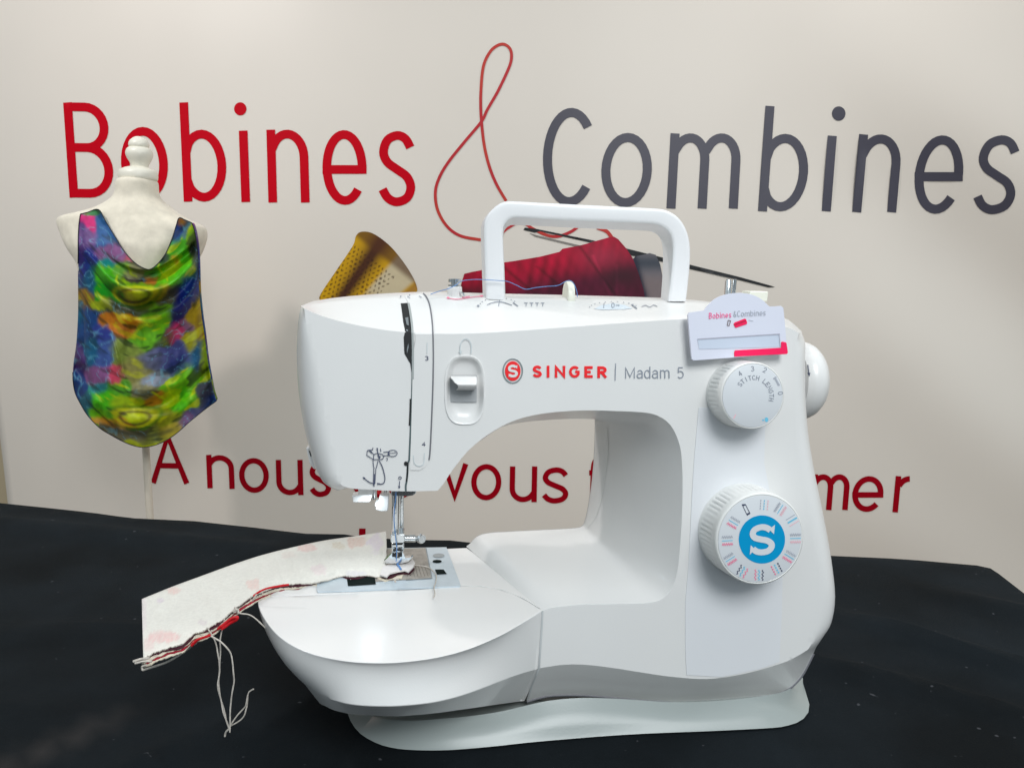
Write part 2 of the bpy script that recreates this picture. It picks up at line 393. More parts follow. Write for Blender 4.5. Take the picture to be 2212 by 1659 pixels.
# ------------------------------------------------------------------ a small stroke alphabet (unit box, y up)
def arc(cx, cy, rx, ry, a0, a1, n=14):
    return [(cx+rx*math.cos(R(a0+(a1-a0)*i/n)), cy+ry*math.sin(R(a0+(a1-a0)*i/n))) for i in range(n+1)]
S_PTS = [(0.97, 0.82), (0.80, 0.95), (0.52, 1.0), (0.18, 0.93), (0.04, 0.75), (0.17, 0.60), (0.5, 0.49), (0.84, 0.38), (0.98, 0.22), (0.84, 0.06), (0.48, 0.0), (0.18, 0.06), (0.0, 0.19)]
def glyph(c, asc=1.35):
    b, s = 'b', 's'
    G = {
     'o': [(arc(.5, .5, .5, .5, 90, 450, 32)[:-1], 'c')],
     'n': [([(0, 0), (0, 1)], s), (arc(.5, .64, .5, .36, 152, 0)+[(1, 0)], s)],
     'm': [([(0, 0), (0, 1)], s), (arc(.25, .66, .25, .34, 145, 0)+[(.5, 0)], s), (arc(.75, .66, .25, .34, 145, 0)+[(1, 0)], s)],
     'u': [([(1, 1), (1, 0)], s), ([(0, 1)]+arc(.5, .36, .5, .36, 180, 330), s)],
     'b': [([(0, 0), (0, asc)], s), ([(0, .70)]+arc(.46, .5, .54, .5, 135, -135, 24)+[(0, .28)], b)],
     'd': [([(1, 0), (1, asc)], s), ([(1, .74)]+arc(.5, .5, .5, .5, 45, 315, 24)+[(1, .26)], b)],
     'i': [([(.5, 0), (.5, 1)], s), ('dot',)],
     'l': [([(.5, 0), (.5, asc)], s)],
     'e': [([(0.0, .47), (1, .47)], s), ([(1, .47)]+arc(.5, .5, .5, .5, 4, 318, 32), b)],
     's': [(spline(S_PTS, 4), b)],
     'v': [([(0, 1), (.5, 0), (1, 1)], s)],
     'r': [([(0, 0), (0, 1)], s), (arc(.75, .55, .75, .45, 150, 88), b)],
     'f': [([(.35, 0)]+[(.35, asc-.25)]+arc(.75, asc-.25, .4, .25, 180, 80), s), ([(0, .95), (.9, .95)], b)],
     'a': [([(1, 0), (1, .6)]+arc(.55, .66, .45, .34, 0, 150), s), ([(1, .58), (.5, .56)]+arc(.45, .28, .45, .28, 95, 265)+[(.7, .04), (1, .25)], b)],
     'A': [([(0, 0), (.5, 1), (1, 0)], s), ([(.2, .34), (.8, .34)], b)],
     'B': [([(0, 0), (0, 1)], s), ([(0, 1), (.45, 1)]+arc(.45, .765, .5, .235, 90, -90)+[(0, .53)], b), ([(0, .53), (.45, .53)]+arc(.45, .265, .55, .265, 90, -90)+[(0, 0)], b)],
     'C': [(arc(.53, .5, .53, .5, 42, 318, 30), b)],
     'G': [(arc(.53, .5, .53, .5, 42, 335, 30)+[(1, .5), (.6, .5)], b)],
     'S': [(spline(S_PTS, 4), b)],
     'I': [([(.5, 0), (.5, 1)], s)],
     'N': [([(0, 0), (0, 1), (1, 0), (1, 1)], s)],
     'E': [([(1, 1), (0, 1), (0, 0), (1, 0)], s), ([(0, .5), (.9, .5)], b)],
     'R': [([(0, 0), (0, 1), (.5, 1)]+arc(.5, .74, .5, .26, 90, -90)+[(0, .48)], s), ([(.45, .48), (1, 0)], s)],
     'T': [([(0, 1), (1, 1)], s), ([(.5, 1), (.5, 0)], s)],
     'H': [([(0, 0), (0, 1)], s), ([(1, 0), (1, 1)], s), ([(0, .5), (1, .5)], b)],
     'L': [([(0, 1), (0, 0), (1, 0)], s)],
     'M': [([(0, 0), (0, 1), (.5, .1), (1, 1), (1, 0)], s)],
     '0': [(arc(.5, .5, .5, .5, 90, 450, 24)[:-1], 'c')],
     '1': [([(.2, .8), (.6, 1), (.6, 0)], s)],
     '2': [(arc(.5, .70, .5, .30, 170, -30, 12)+[(0, 0), (1, 0)], b)],
     '3': [(arc(.45, .76, .5, .24, 150, -80, 10)+arc(.45, .26, .55, .26, 80, -150, 10), b)],
     '4': [([(.75, 0), (.75, 1), (0, .3), (1, .3)], s)],
     '5': [([(.9, 1), (.15, 1), (.1, .55)]+arc(.45, .32, .52, .32, 110, -140, 14), b)],
     '6': [(arc(.5, .3, .5, .3, 90, 450, 20)[:-1], 'c'), ([(.02, .3), (.15, .7), (.7, 1)], b)],
     '7': [([(0, 1), (1, 1), (.35, 0)], s)],
     '&': [(spline([(1, 0), (.25, .72), (.3, .95), (.55, .95), (.55, .75), (.1, .4), (.1, .1), (.4, 0), (.8, .15), (1, .45)], 4), b)],
    }
    return G[c]
def letter(c, x0, x1, yb, yt, sw, lean=0.0, asc=1.35, slope=0.0, dot=None, fn=None):
    """stroke loops of one letter; the box is the outer box of the x-height or cap height, in px"""
    h = sw/2; out = []
    def mp(p):
        x = x0+h+p[0]*(x1-x0-sw); y = yb-h-p[1]*(yb-yt-sw)
        if p[1] > 1: y = yt+h-(p[1]-1)*(yb-yt)
        q = (x+lean*((yb+yt)/2-y), y+slope*(x-x0))
        return fn(q) if fn else q
    for st in glyph(c, asc):
        if st[0] == 'dot':
            cx, cy, r = dot or ((x0+x1)/2, yt-(yb-yt)*0.30, sw*0.62)
            cx += lean*((yb+yt)/2-cy)
            q = circ(cx, cy, r, r*1.06); out.append([fn(p) for p in q] if fn else q); continue
        pts = [mp(p) for p in st[0]]
        out += ribbon(pts, sw, closed=(st[1] == 'c'), cap=h if st[1] == 's' else 0)
    return out
WD = {'i': .28, 'l': .28, 'm': 1.6, 'M': 1.25, 'I': .3, 'r': .6, 'f': .6, '1': .5, ' ': .5, 's': .82, 'e': .95}
def word(s, x0, x1, yb0, yb1, xh, cap, sw, lean=0.0, gap=0.28, asc=1.4, fn=None):
    tot = sum(WD.get(c, 1.0) for c in s)+gap*(len(s)-1); k = (x1-x0)/tot; x = x0; out = []
    for c in s:
        wd = WD.get(c, 1.0)*k
        if c != ' ':
            yb = yb0+(yb1-yb0)*(x-x0)/(x1-x0); hh = cap if (c.isupper() or c.isdigit() or c == '&') else xh
            out += letter(c, x, x+wd, yb, yb-hh, sw, lean, asc=asc, slope=(yb1-yb0)/(x1-x0), fn=fn)
        x += wd+gap*k
    return out

# ================================================================== SETTING: wall, banner, tablecloth
BY = R(-4.5)
BO = Vector((0.05, 2.28, 0)); BX = Vector((math.cos(BY), math.sin(BY), 0)); BN = Vector((-math.sin(BY), math.cos(BY), 0))
def bdisp(s, z):                             # folds and sag of the hanging banner
    d = 0.006*math.sin(1.7*s+0.9*z+0.5)+0.004*math.sin(3.1*s-1.2*z)
    g = sm(0.55, 1.35, s)
    t = s*0.62+z*0.78
    d += g*(0.036*math.sin(6.4*t+0.9)+0.017*math.sin(11*t+2.0+z))
    d += 0.010*sm(-0.9, -1.6, s)*math.sin(5.5*(s*0.7-z*0.6))
    d += 0.006*noise.noise(Vector((s*1.6, z*1.1, 3.3)))+0.003*noise.noise(Vector((s*4, z*2.2, 8.1)))
    return d
def bp(s, z): return BO+BX*s+BN*bdisp(s, z)+Vector((0, 0, z))
_p = hit(3, 1000, BO, BN); S0 = (_p-BO).dot(BX)
S1, Z0, Z1 = 2.1, -0.72, 2.05
nx, nz = 150, 110
BV = [bp(S0+(S1-S0)*i/nx, Z0+(Z1-Z0)*j/nz) for j in range(nz+1) for i in range(nx+1)]
BF = [(j*(nx+1)+i, j*(nx+1)+i+1, (j+1)*(nx+1)+i+1, (j+1)*(nx+1)+i) for j in range(nz) for i in range(nx)]
banner = thing('banner', 'pale vinyl shop banner with big red and grey lettering hanging behind the table', 'banner', Matrix.Translation(BO))
obj('vinyl_sheet', BV, BF, BAN, banner, smooth=80, solid=0.0006)
BT = bvh(BV, BF)
wv = [Vector((-9, 3.6, -0.76)), Vector((9, 2.2, -0.76)), Vector((9, 2.2, 2.8)), Vector((-9, 3.6, 2.8))]
tag(obj('wall', wv, [(0, 1, 2, 3)], WALL, smooth=0), 'plain beige wall behind the banner', None, kind='structure')
tag(obj('floor', [Vector((-9, -1, -0.76)), Vector((9, -1, -0.76)), Vector((9, 3.8, -0.76)), Vector((-9, 3.8, -0.76))], [(0, 1, 2, 3)],
        mat('floor_grey', (0.30, 0.23, 0.17), 0.6, mottle=0.1), smooth=0), 'grey floor under the table', None, kind='structure')

# -- red word, grey word, slogan
def lean_at(x): return (x-925)*9.3e-5
def put(c, x0, x1, yb, yt, sw, **k): return letter(c, x0, x1, yb, yt, sw, lean_at((x0+x1)/2), **k)
red = put('B', 144, 242, 427, 222, 18.8, slope=0.012)
red += put('o', 262, 363, 432, 275, 18.8) + put('b', 394, 489, 436, 281, 18.8, asc=1.38)
red += put('i', 519, 538, 437, 283, 18.8, dot=(524, 236, 13.3)) + put('n', 578, 667, 438, 281, 18.8) + put('e', 697, 792, 443, 282, 18.8) + put('s', 817, 898, 446, 284, 18.8)
decal('red_lettering', red, BT, BRED, banner, 0.0016)
gry = put('C', 1173, 1285, 446, 234, 19.5) + put('o', 1299, 1408, 448, 288, 19.5) + put('m', 1444, 1598, 451, 289, 19.5)
gry += put('b', 1643, 1745, 457, 290, 19.5, asc=1.36) + put('i', 1781, 1801, 457, 294, 19.5, dot=(1801, 246, 14.6)) + put('n', 1848, 1943, 459, 291, 19.5)
gry += put('e', 1976, 2080, 462, 293, 19.5) + put('s', 2107, 2199, 463, 293, 19.5)
decal('grey_lettering', gry, BT, BGREY, banner, 0.0016)
SWD = 11.4
words = [put('A', 325, 405, 1043, 936, SWD, slope=0.02), put('n', 447, 506, 1054, 982, SWD, slope=0.03)+put('o', 517, 581, 1064, 989, SWD)+put('u', 597, 655, 1069, 993, SWD)+put('s', 668, 716, 1073, 998, SWD),
  put('d', 760, 820, 1074, 1000, SWD)+put('e', 835, 895, 1076, 1001, SWD),
  put('v', 955, 1010, 1077, 1001, SWD)+put('o', 1018, 1083, 1080, 1002, SWD)+put('u', 1101, 1160, 1084, 1007, SWD)+put('s', 1170, 1229, 1087, 1009, SWD),
  put('f', 1266, 1303, 1088, 1012, SWD)+put('o', 1320, 1385, 1090, 1014, SWD)+put('r', 1400, 1440, 1092, 1016, SWD), put('m', 1752, 1834, 1101, 1024, 12)+put('e', 1841, 1908, 1105, 1028, 12)+put('r', 1931, 1975, 1106, 1028, 12),
  [[(776, 1141), (790, 1141), (789, 1200), (775, 1200)]]]
for wd_ in words: decal('slogan_word', wd_, BT, BRED2, banner, 0.0016)

# -- printed thread loop
c7 = lambda pts: cr(1500, 100, 2.011, pts)
th = spline(c7([(760, 1300), (690, 1180), (640, 1060), (605, 930), (585, 800), (572, 640), (572, 480), (590, 300), (640, 190), (700, 140), (750, 135), (790, 170), (800, 230), (780, 310), (700, 480), (620, 620), (575, 710), (450, 860), (330, 1010), (260, 1130), (232, 1240), (250, 1370), (320, 1490), (420, 1560), (560, 1588)]), 7)
th += spline([(1045, 519), (1075, 512), (1095, 494), (1125, 480), (1150, 494), (1180, 508), (1205, 511), (1235, 500), (1255, 484)], 6)
def thcol(u, v):
    k = 0.5+0.5*math.sin(u*0.05+v*0.037); return tuple(a*(1-k)+b*k for a, b in zip((0.50, 0.02, 0.03), (0.54, 0.045, 0.03)))
decal('thread_print', ribbon(th, 6.3)+ribbon(spline([(1290, 492), (1310, 500), (1322, 515), (1330, 530)], 5), 8), BT, PRINT, banner, 0.0020, colfn=thcol)

# -- printed thimble
c8 = lambda pts: cr(1100, 750, 1.1957, pts)
tb = spline(c8([(105, 440), (110, 405), (180, 300), (250, 195), (265, 150), (290, 132), (340, 140), (410, 190), (470, 260), (515, 330), (535, 380), (530, 405), (500, 460), (300, 520), (130, 520)]), 5, True)
ax0 = Vector(cr(1100, 750, 1.1957, [(390, 240)])[0]); axd = Vector((-0.62, 0.78)); axn = Vector((0.78, 0.62))
def thimcol(u, v):
    q = Vector((u, v))-ax0; a = q.dot(axd); b = q.dot(axn)      # a: towards the tip, b: across
    b2 = b/(118-0.28*a)
    gold = Vector((0.60, 0.33, 0.004)); brown = Vector((0.07, 0.022, 0.008)); cream = Vector((0.60, 0.52, 0.36))
    c = gold.copy()
    k = math.exp(-((b2+0.20)/0.20)**2); c = c.lerp(brown, min(1, 1.05*k))
    k = sm(0.12, 0.24, b2)*(1-sm(0.66, 0.78, b2)); c = c.lerp(cream, 0.9*k*(1-sm(60, 110, a)*0.7))
    k = sm(0.70, 0.80, b2)*(1-sm(0.86, 0.92, b2)); c = c.lerp(Vector((0.40, 0.20, 0.03)), k)
    if a < 12: c = c.lerp(brown*1.3, 0.75*(1-sm(-4, 12, a)))
    if a > 20 and (b2 < 0.42):
        ga, gb = a/9.5, b/9.5+0.5*(int(a/9.5) % 2)
        fa, fb = ga-math.floor(ga)-0.5, gb-math.floor(gb)-0.5
        if fa*fa+fb*fb < 0.055: c = c.lerp(brown*0.6, 0.8)
    return tuple(c)
decal('thimble_print', [tb], BT, PRINT, banner, 0.0016, grid=2.6, colfn=thimcol)

# -- printed cone of red thread and needle
c2 = lambda pts: cr(1750, 700, 2.212, pts)
cone = c2([(-60, 700), (0, 685), (80, 670), (275, 605), (330, 598), (470, 575), (560, 560), (720, 520), (745, 495), (900, 465), (1130, 400), (1165, 395), (1200, 415), (1270, 495), (1320, 570), (1370, 700), (1410, 830), (1430, 960), (1200, 1060), (600, 1050), (200, 1000), (-60, 900), (-90, 800)])
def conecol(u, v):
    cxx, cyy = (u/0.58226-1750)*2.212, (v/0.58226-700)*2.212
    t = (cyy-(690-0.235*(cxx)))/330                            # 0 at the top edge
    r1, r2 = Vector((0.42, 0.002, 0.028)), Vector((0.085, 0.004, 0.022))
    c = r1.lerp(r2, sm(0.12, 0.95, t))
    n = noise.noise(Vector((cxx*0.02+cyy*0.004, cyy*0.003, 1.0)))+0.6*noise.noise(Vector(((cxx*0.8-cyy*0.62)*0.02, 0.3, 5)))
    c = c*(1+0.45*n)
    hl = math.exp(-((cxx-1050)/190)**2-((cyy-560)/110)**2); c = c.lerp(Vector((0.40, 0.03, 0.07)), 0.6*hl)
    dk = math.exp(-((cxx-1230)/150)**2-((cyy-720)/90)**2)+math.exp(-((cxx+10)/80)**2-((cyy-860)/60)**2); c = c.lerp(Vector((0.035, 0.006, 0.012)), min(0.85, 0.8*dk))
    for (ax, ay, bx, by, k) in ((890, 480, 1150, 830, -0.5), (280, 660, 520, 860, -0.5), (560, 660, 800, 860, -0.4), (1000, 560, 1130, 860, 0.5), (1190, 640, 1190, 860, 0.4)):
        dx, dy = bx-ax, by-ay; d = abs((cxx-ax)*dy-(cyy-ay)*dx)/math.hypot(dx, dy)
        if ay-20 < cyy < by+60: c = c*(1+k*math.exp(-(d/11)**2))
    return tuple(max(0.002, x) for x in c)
hub = c2([(1320, 580), (1345, 555), (1400, 545), (1460, 530), (1510, 545), (1545, 620), (1565, 720), (1570, 960), (1430, 960), (1400, 820), (1370, 700)])
def hubcol(u, v):
    cyy = (v/0.58226-700)*2.212; cxx = (u/0.58226-1750)*2.212
    c = Vector((0.16, 0.15, 0.17)).lerp(Vector((0.055, 0.065, 0.085)), math.exp(-((cyy-610)/60)**2))
    c = c.lerp(Vector((0.22, 0.17, 0.17)), sm(650, 780, cyy)*0.8)
    return tuple(c.lerp(Vector((0.02, 0.02, 0.04)), math.exp(-((cxx-1330-(cyy-560)*0.28)/28)**2)))
ndl = c2([(425, 340), (435, 322), (520, 330), (990, 425), (1300, 500), (1560, 565), (1790, 625), (2212, 730)])+[(1674, 620), (1660, 621)]+c2([(2212, 755), (1790, 660), (1560, 600), (1290, 545), (960, 440), (560, 352), (520, 362)])
def ndlcol(u, v): return tuple(Vector((0.018, 0.020, 0.022))*(1+0.7*noise.noise(Vector((u*0.05, v*0.05, 2)))))
decal('needle_print', [ndl], BT, PRINT, banner, 0.0022, colfn=ndlcol, grid=6)
decal('needle_shade_print', [c2([(470, 365), (540, 385), (900, 470), (870, 480), (520, 395)])], BT, PRINT, banner, 0.0019, colfn=lambda u, v: (0.24, 0.22, 0.20))
decal('spool_hub_print', [hub], BT, PRINT, banner, 0.0026, grid=5, colfn=hubcol)
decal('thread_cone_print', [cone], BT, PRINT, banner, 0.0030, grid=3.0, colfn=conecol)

# -- tablecloth
edge = [(-420, 1042), (-200, 1066), (0, 1085), (130, 1098), (291, 1118), (420, 1124), (549, 1138), (660, 1151), (744, 1153), (790, 1159), (917, 1165), (973, 1166), (1017, 1171), (1300, 1181), (1788, 1197), (1983, 1209), (2110, 1219), (2140, 1225), (2158, 1237), (2212, 1279), (2420, 1440)]
tp = [(p.x, p.y) for p in (ZP(u, v, 0) for u, v in edge)]
tp = tp+[(0.95, -0.12), (-1.05, -0.12), (tp[0][0]-0.05, tp[0][1]-0.3)]
dense = []
for i in range(len(tp)):
    a, b = Vector(tp[i]), Vector(tp[(i+1) % len(tp)]); n = max(1, int((b-a).length/0.03))
    for k in range(n): dense.append(tuple(a.lerp(b, k/n)))
pv, fs = fill2d([dense], gridpts(dense, 0.016))
def wrinkle(x, y):
    v = Vector((x, y, 0)); z = 0
    z = 0.0012*noise.noise(v*9)+0.0006*noise.noise(v*26)
    for (x0, y0, x1, y1, h, wd) in ((-0.34, 0.36, -0.22, 0.50, 0.0035, 0.008), (0.36, 0.70, 0.50, 0.58, 0.0040, 0.012), (0.28, 0.62, 0.42, 0.54, 0.0028, 0.012), (-0.8, 0.62, -0.3, 0.66, 0.0022, 0.012), (0.5, 0.75, 0.75, 0.55, 0.0035, 0.02), (0.2, 0.36, 0.5, 0.42, 0.0025, 0.015), (-0.75, 0.95, -0.3, 0.86, 0.0025, 0.02), (-0.6, 0.50, -0.36, 0.53, 0.0018, 0.006)):
        d = Vector((x1-x0, y1-y0)); q = Vector((x-x0, y-y0)); t = q.dot(d)/d.length_squared
        dd = abs(q.x*d.y-q.y*d.x)/d.length; z += 3.2*h*math.exp(-(dd/wd)**2)*sm(-0.3, 0.2, t)*(1-sm(0.8, 1.3, t))
    return z
TV = [Vector((x, y, wrinkle(x, y)-0.001)) for x, y in pv]; TF = [tuple(f) for f in fs]
eb = {}
for f in TF:
    for i in range(3):
        a, b = f[i], f[(i+1) % 3]
        if (b, a) in eb: del eb[(b, a)]
        else: eb[(a, b)] = 1
cen = Vector((0, 0.6, 0)); dn = {}
for a, b in list(eb):
    for k in (a, b):
        if k not in dn:
            r = []
            p = TV[k]; o = (p-cen); o.z = 0; o.normalize()
            fold = 0.012*math.sin(p.x*38+p.y*29)
            for (dz, ou) in ((0.004, 0.003), (0.012, 0.007), (0.05, 0.010), (0.20, 0.013+fold), (0.45, 0.014+1.6*fold), (0.70, 0.014+2*fold)):
                r.append(len(TV)); TV.append(Vector((p.x, p.y, p.z))+o*ou+Vector((0, 0, -dz)))
            dn[k] = r
for a, b in eb:
    ca, cb = [a]+dn[a], [b]+dn[b]
    for i in range(6): TF.append((ca[i], ca[i+1], cb[i+1], cb[i]))
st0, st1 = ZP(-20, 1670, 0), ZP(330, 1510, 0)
def pale_streak(p):                                # a paler brownish streak added to the cloth colour
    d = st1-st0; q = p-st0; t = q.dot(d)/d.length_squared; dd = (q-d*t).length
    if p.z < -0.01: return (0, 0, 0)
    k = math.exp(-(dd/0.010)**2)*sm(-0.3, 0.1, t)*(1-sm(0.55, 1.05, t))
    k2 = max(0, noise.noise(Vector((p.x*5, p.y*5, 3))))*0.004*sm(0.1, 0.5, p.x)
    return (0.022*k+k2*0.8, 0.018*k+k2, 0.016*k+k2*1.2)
tag(obj('tablecloth', TV, TF, BLACK, smooth=80, cols=[pale_streak(p) for p in TV]), 'black cloth covering the table under the white sewing machine', 'tablecloth')

# ================================================================== SEWING MACHINE
sm_t = thing('sewing_machine', 'white sewing machine with carry handle and two round dials on the black tablecloth', 'sewing machine', MM)
def LY(p): return (MI @ p).y
# outline of the front: (front px) -> (silhouette or back px, local depth), roundness, corner
# each entry: u, v, mode, ub, vb, yb, s
P = 'p'; Q = 'q'
top = [((657, 667), (650, 661), .040, 0), ((700, 684), (697, 652), .052, 0), ((760, 700), (757, 645), .056, 0), ((840, 714), (835, 639), .058, 0), ((920, 720), (915, 636), .058, 0), ((1000, 721), (995, 637), .058, 0), ((1100, 716), (1100, 640), .058, 0), ((1250, 705), (1250, 643), .058, 0), ((1400, 694), (1400, 647), .058, 0), ((1500, 689), (1500, 651), .058, 0), ((1600, 692), (1600, 661), .058, 0), ((1690, 704), (1690, 684), .058, 0), ((1726, 719), (1732, 716), .05, 0)]
right = [((1726, 719), (1732, 716), .05, 0), ((1717, 770), (1733, 770), 'r.016', 1), ((1716, 900), (1736, 900), 'r.018', 1), ((1728, 1000), (1750, 1000), 'r.018', 1), ((1746, 1100), (1770, 1100), 'r.02', 1), ((1764, 1200), (1788, 1200), 'r.02', 1), ((1774, 1275), (1796, 1280), 'r.02', 1), ((1772, 1335), (1790, 1337), 'r.018', .9), ((1762, 1374), (1775, 1369), 'r.018', .6), ((1745, 1403), (1757, 1411), 'rel', 0)]
crease = [(1745, 1403), (1718, 1419), (1686, 1433), (1607, 1455), (1528, 1466), (1449, 1461), (1386, 1452), (1323, 1442), (1259, 1435), (1210, 1436), (1165, 1443)]
seamln = [(1757, 1411), (1727, 1465), (1685, 1495), (1607, 1507), (1520, 1514), (1449, 1515), (1386, 1511), (1320, 1505), (1250, 1500), (1185, 1502), (1138, 1514)]
bot = [(a, b, 'rel', 0) for a, b in zip(crease, seamln)]
left = [((1165, 1443), (1138, 1514), 'rel', 0), ((1168, 1390), None, .03, 0), ((1172, 1319), None, .03, 0)]
inner = [((1172, 1319), (1008, 1181), 'z', .0), ((1192, 1312), (1032, 1166), .10, 0), ((1225, 1308), (1060, 1158), .10, .2), ((1265, 1305), (1105, 1155), .10, .2), ((1330, 1304), (1180, 1151), .10, .2), ((1398, 1302), (1240, 1148), .10, .2), ((1430, 1293), (1262, 1143), .10, .2), ((1451, 1270), (1269, 1128), .10, .2), ((1463, 1235), (1275, 1100), .10, .2), ((1470, 1170), (1281, 1062), .10, .2), ((1474, 1090), (1286, 1015), .10, .2), ((1474, 1015), (1289, 970), .10, .2), ((1469, 965), (1290, 932), .10, .2), ((1453, 925), (1290, 914), .10, .2), ((1430, 903), (1288, 907), .10, .2), ((1398, 892), (1270, 905), .10, .2), ((1330, 888), (1225, 905), .10, .1), ((1250, 887), (1172, 908), .10, 0), ((1170, 894), (1112, 915), .10, 0), ((1110, 909), (1064, 930), .10, 0), ((1060, 935), (1030, 953), .10, 0), ((1015, 970), None, .10, 0), ((980, 1012), None, .10, 0), ((958, 1045), None, .10, 0), ((945, 1060), None, .10, 0)]
bottom = [((945, 1060), None, .10, 0), ((900, 1061), None, .10, 0), ((850, 1060.5), None, .10, 0), ((800, 1057.5), None, .10, 0), ((768, 1056), None, .09, .1), ((749, 1052.5), (738, 1052), 'r.03', .4), ((734, 1044), (714, 1044), 'r.034', .8), ((724, 1022), (700, 1032), 'r.036', 1)]
hleft = [((724, 1022), (700, 1032), 'r.036', 1), ((716, 985), (685, 1008), 'r.038', 1), ((708, 940), (669, 957), 'r.04', 1), ((699, 890), (657, 905), 'r.042', 1), ((690, 835), (648, 845), 'r.042', 1), ((679, 780), (644, 780), 'r.04', 1), ((669, 735), (644.5, 727), 'r.038', 1), ((662, 703), (646.5, 694), 'r.036', .9), ((659, 682), (648.5, 672), 'r.035', .6), ((657, 667), (650, 661), .04, 0)]
def dens(seg, n):
    rows = []
    for (a, b, y, s) in seg:
        A = FP(*a)
        if y == 'z': B = ZP(*b, 0.0919)
        elif y == 'rel': B = YP(*b, LY(A)+0.022)
        elif isinstance(y, str): B = YP(*b, LY(A)+float(y[1:]))
        elif b is None: l = MI @ A; B = MM @ Vector((l.x, y, l.z))
        else: B = YP(*b, y)
        rows.append((*a, *B, s))
    return spline(rows, n)[:-1]
OUT = dens(top, 4)+dens(right, 4)+dens(bot, 4)+dens(left, 3)+dens(inner, 4)+dens(bottom, 3)+dens(hleft, 4)
Apx = [(r[0], r[1]) for r in OUT]; A3 = [FP(*p) for p in Apx]; B3 = [Vector(r[2:5]) for r in OUT]; Sx = [r[5] for r in OUT]
loops = []; NR = 9
for k in range(NR+1):
    t = math.pi/2*k/NR; ring = []
    for a, b, s in zip(A3, B3, Sx):
        la, lb = MI @ a, MI @ b; s_ = min(max(s, 0), 1)
        lf = k/NR; fx = lf+(math.sin(t)-lf)*s_; fy = lf+(1-math.cos(t)-lf)*s_
        ring.append(MM @ Vector((la.x+(lb.x-la.x)*fx, la.y+(lb.y-la.y)*fy, la.z+(lb.z-la.z)*fx)))
    loops.append(ring)
cz = MI @ W(0.05, 0, 0.2)
def backring(f, y):
    r = []
    for b in B3:
        l = MI @ b; r.append(MM @ Vector((l.x, max(y, l.y+0.002), l.z)))
    return r
loops.append(backring(1, 0.108))
LV, LF = loft(loops)
def sup(fx, fy, n=48, e=2.0/2.9):
    o = []
    for i in range(n):
        t = 2*math.pi*i/n; a, b = math.cos(t), math.sin(t)
        o.append((1004+fx*math.copysign(abs(a)**e, a), 843+fy*math.copysign(abs(b)**e, b)))
    return o
oval = sup(41.5, 72)
n0 = len(A3)
pv, fs = fill2d([Apx], [p for p in gridpts(Apx, 13) if abs(p[0]-1004) > 52 or abs(p[1]-843) > 84]+oval+sup(49, 80))
FV = [FP(*p) for p in pv]
fs = [f for f in fs if not all((abs(pv[i][0]-1004)/41.6)**2.9+(abs(pv[i][1]-843)/72.1)**2.9 < 1.002 for i in f)]
CV = loops[-1]; l2 = [((MI @ p).x*1000, (MI @ p).z*1000) for p in CV]
pv2, fs2 = fill2d([l2]); BKV = [MM @ Vector((x/1000, 0.109, z/1000)) for x, z in pv2]
SV, SF = join((LV, LF), (FV, fs), (BKV, fs2))
def weld(V, Fc, d=2e-5):
    bm = bmesh.new(); vs = [bm.verts.new(v) for v in V]
    for f in Fc:
        try: bm.faces.new([vs[i] for i in f])
        except ValueError: pass
    bmesh.ops.remove_doubles(bm, verts=bm.verts[:], dist=d)
    bmesh.ops.dissolve_degenerate(bm, dist=1e-6, edges=bm.edges[:])
    bm.verts.index_update(); V2 = [v.co.copy() for v in bm.verts]; F2 = [tuple(v.index for v in f.verts) for f in bm.faces]; bm.free(); return V2, F2
SV, SF = weld(SV, SF, 3e-5)
shell = obj('main_body', SV, SF, WHITE, sm_t, smooth=32, bevel=0.0007, wn=True)
ST = bvh(SV, SF)

# reverse lever recess and lever
def ovring(fx, fy, off): return [FP(u, v, off) for u, v in sup(fx, fy)]
rv, rf = loft([ovring(44, 75, -0.0002), ovring(43.5, 74.5, 0.0009), ovring(41, 71.5, 0.0009), ovring(38, 68, -0.0006), ovring(33, 61, -0.0030), ovring(30, 54, -0.0042), ovring(20, 40, -0.0046)], True, False, True)
rec = obj('lever_recess', rv, rf, WHITE, sm_t, smooth=60)
IM[rec] = IM[sm_t]
c1 = lambda pts: cr(1050, 1000, 2.212, pts)
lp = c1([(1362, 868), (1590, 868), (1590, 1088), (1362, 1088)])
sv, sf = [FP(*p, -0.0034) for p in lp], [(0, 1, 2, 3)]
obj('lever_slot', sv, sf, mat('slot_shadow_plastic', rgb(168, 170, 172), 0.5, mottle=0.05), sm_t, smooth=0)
prof = [(873, 0.001), (880, 0.006), (895, 0.0085), (930, 0.0105), (945, 0.0115), (958, 0.0112), (966, 0.0100), (974, 0.0070), (982, 0.003), (992, -0.003)]
lw = [(1376, 1584), (1374, 1588), (1378, 1592), (1405, 1594), (1428, 1594), (1436, 1590), (1436, 1586), (1432, 1580), (1424, 1572), (1416, 1562)]
lv = []
for (yy, off), (xa, xb) in zip(prof, lw):
    for xx in (xa, xa+8, xb-8, xb):
        lv.append(FP(*c1([(xx, yy)])[0], off-(0.0012 if xx in (xa, xb) else 0)))
lf = [(4*i+j, 4*i+j+1, 4*i+j+5, 4*i+j+4) for i in range(len(prof)-1) for j in range(3)]
b0 = len(lv)
for i in range(len(prof)):
    for xx in (lw[i][0], lw[i][1]): lv.append(FP(*c1([(xx, prof[i][0])])[0], -0.004))
for i in range(len(prof)-1):
    lf.append((4*i, 4*i+4, b0+2*i+2, b0+2*i)); lf.append((4*i+3, b0+2*i+1, b0+2*i+3, 4*i+7))
obj('reverse_lever', lv, lf, WHITE, sm_t, smooth=50)

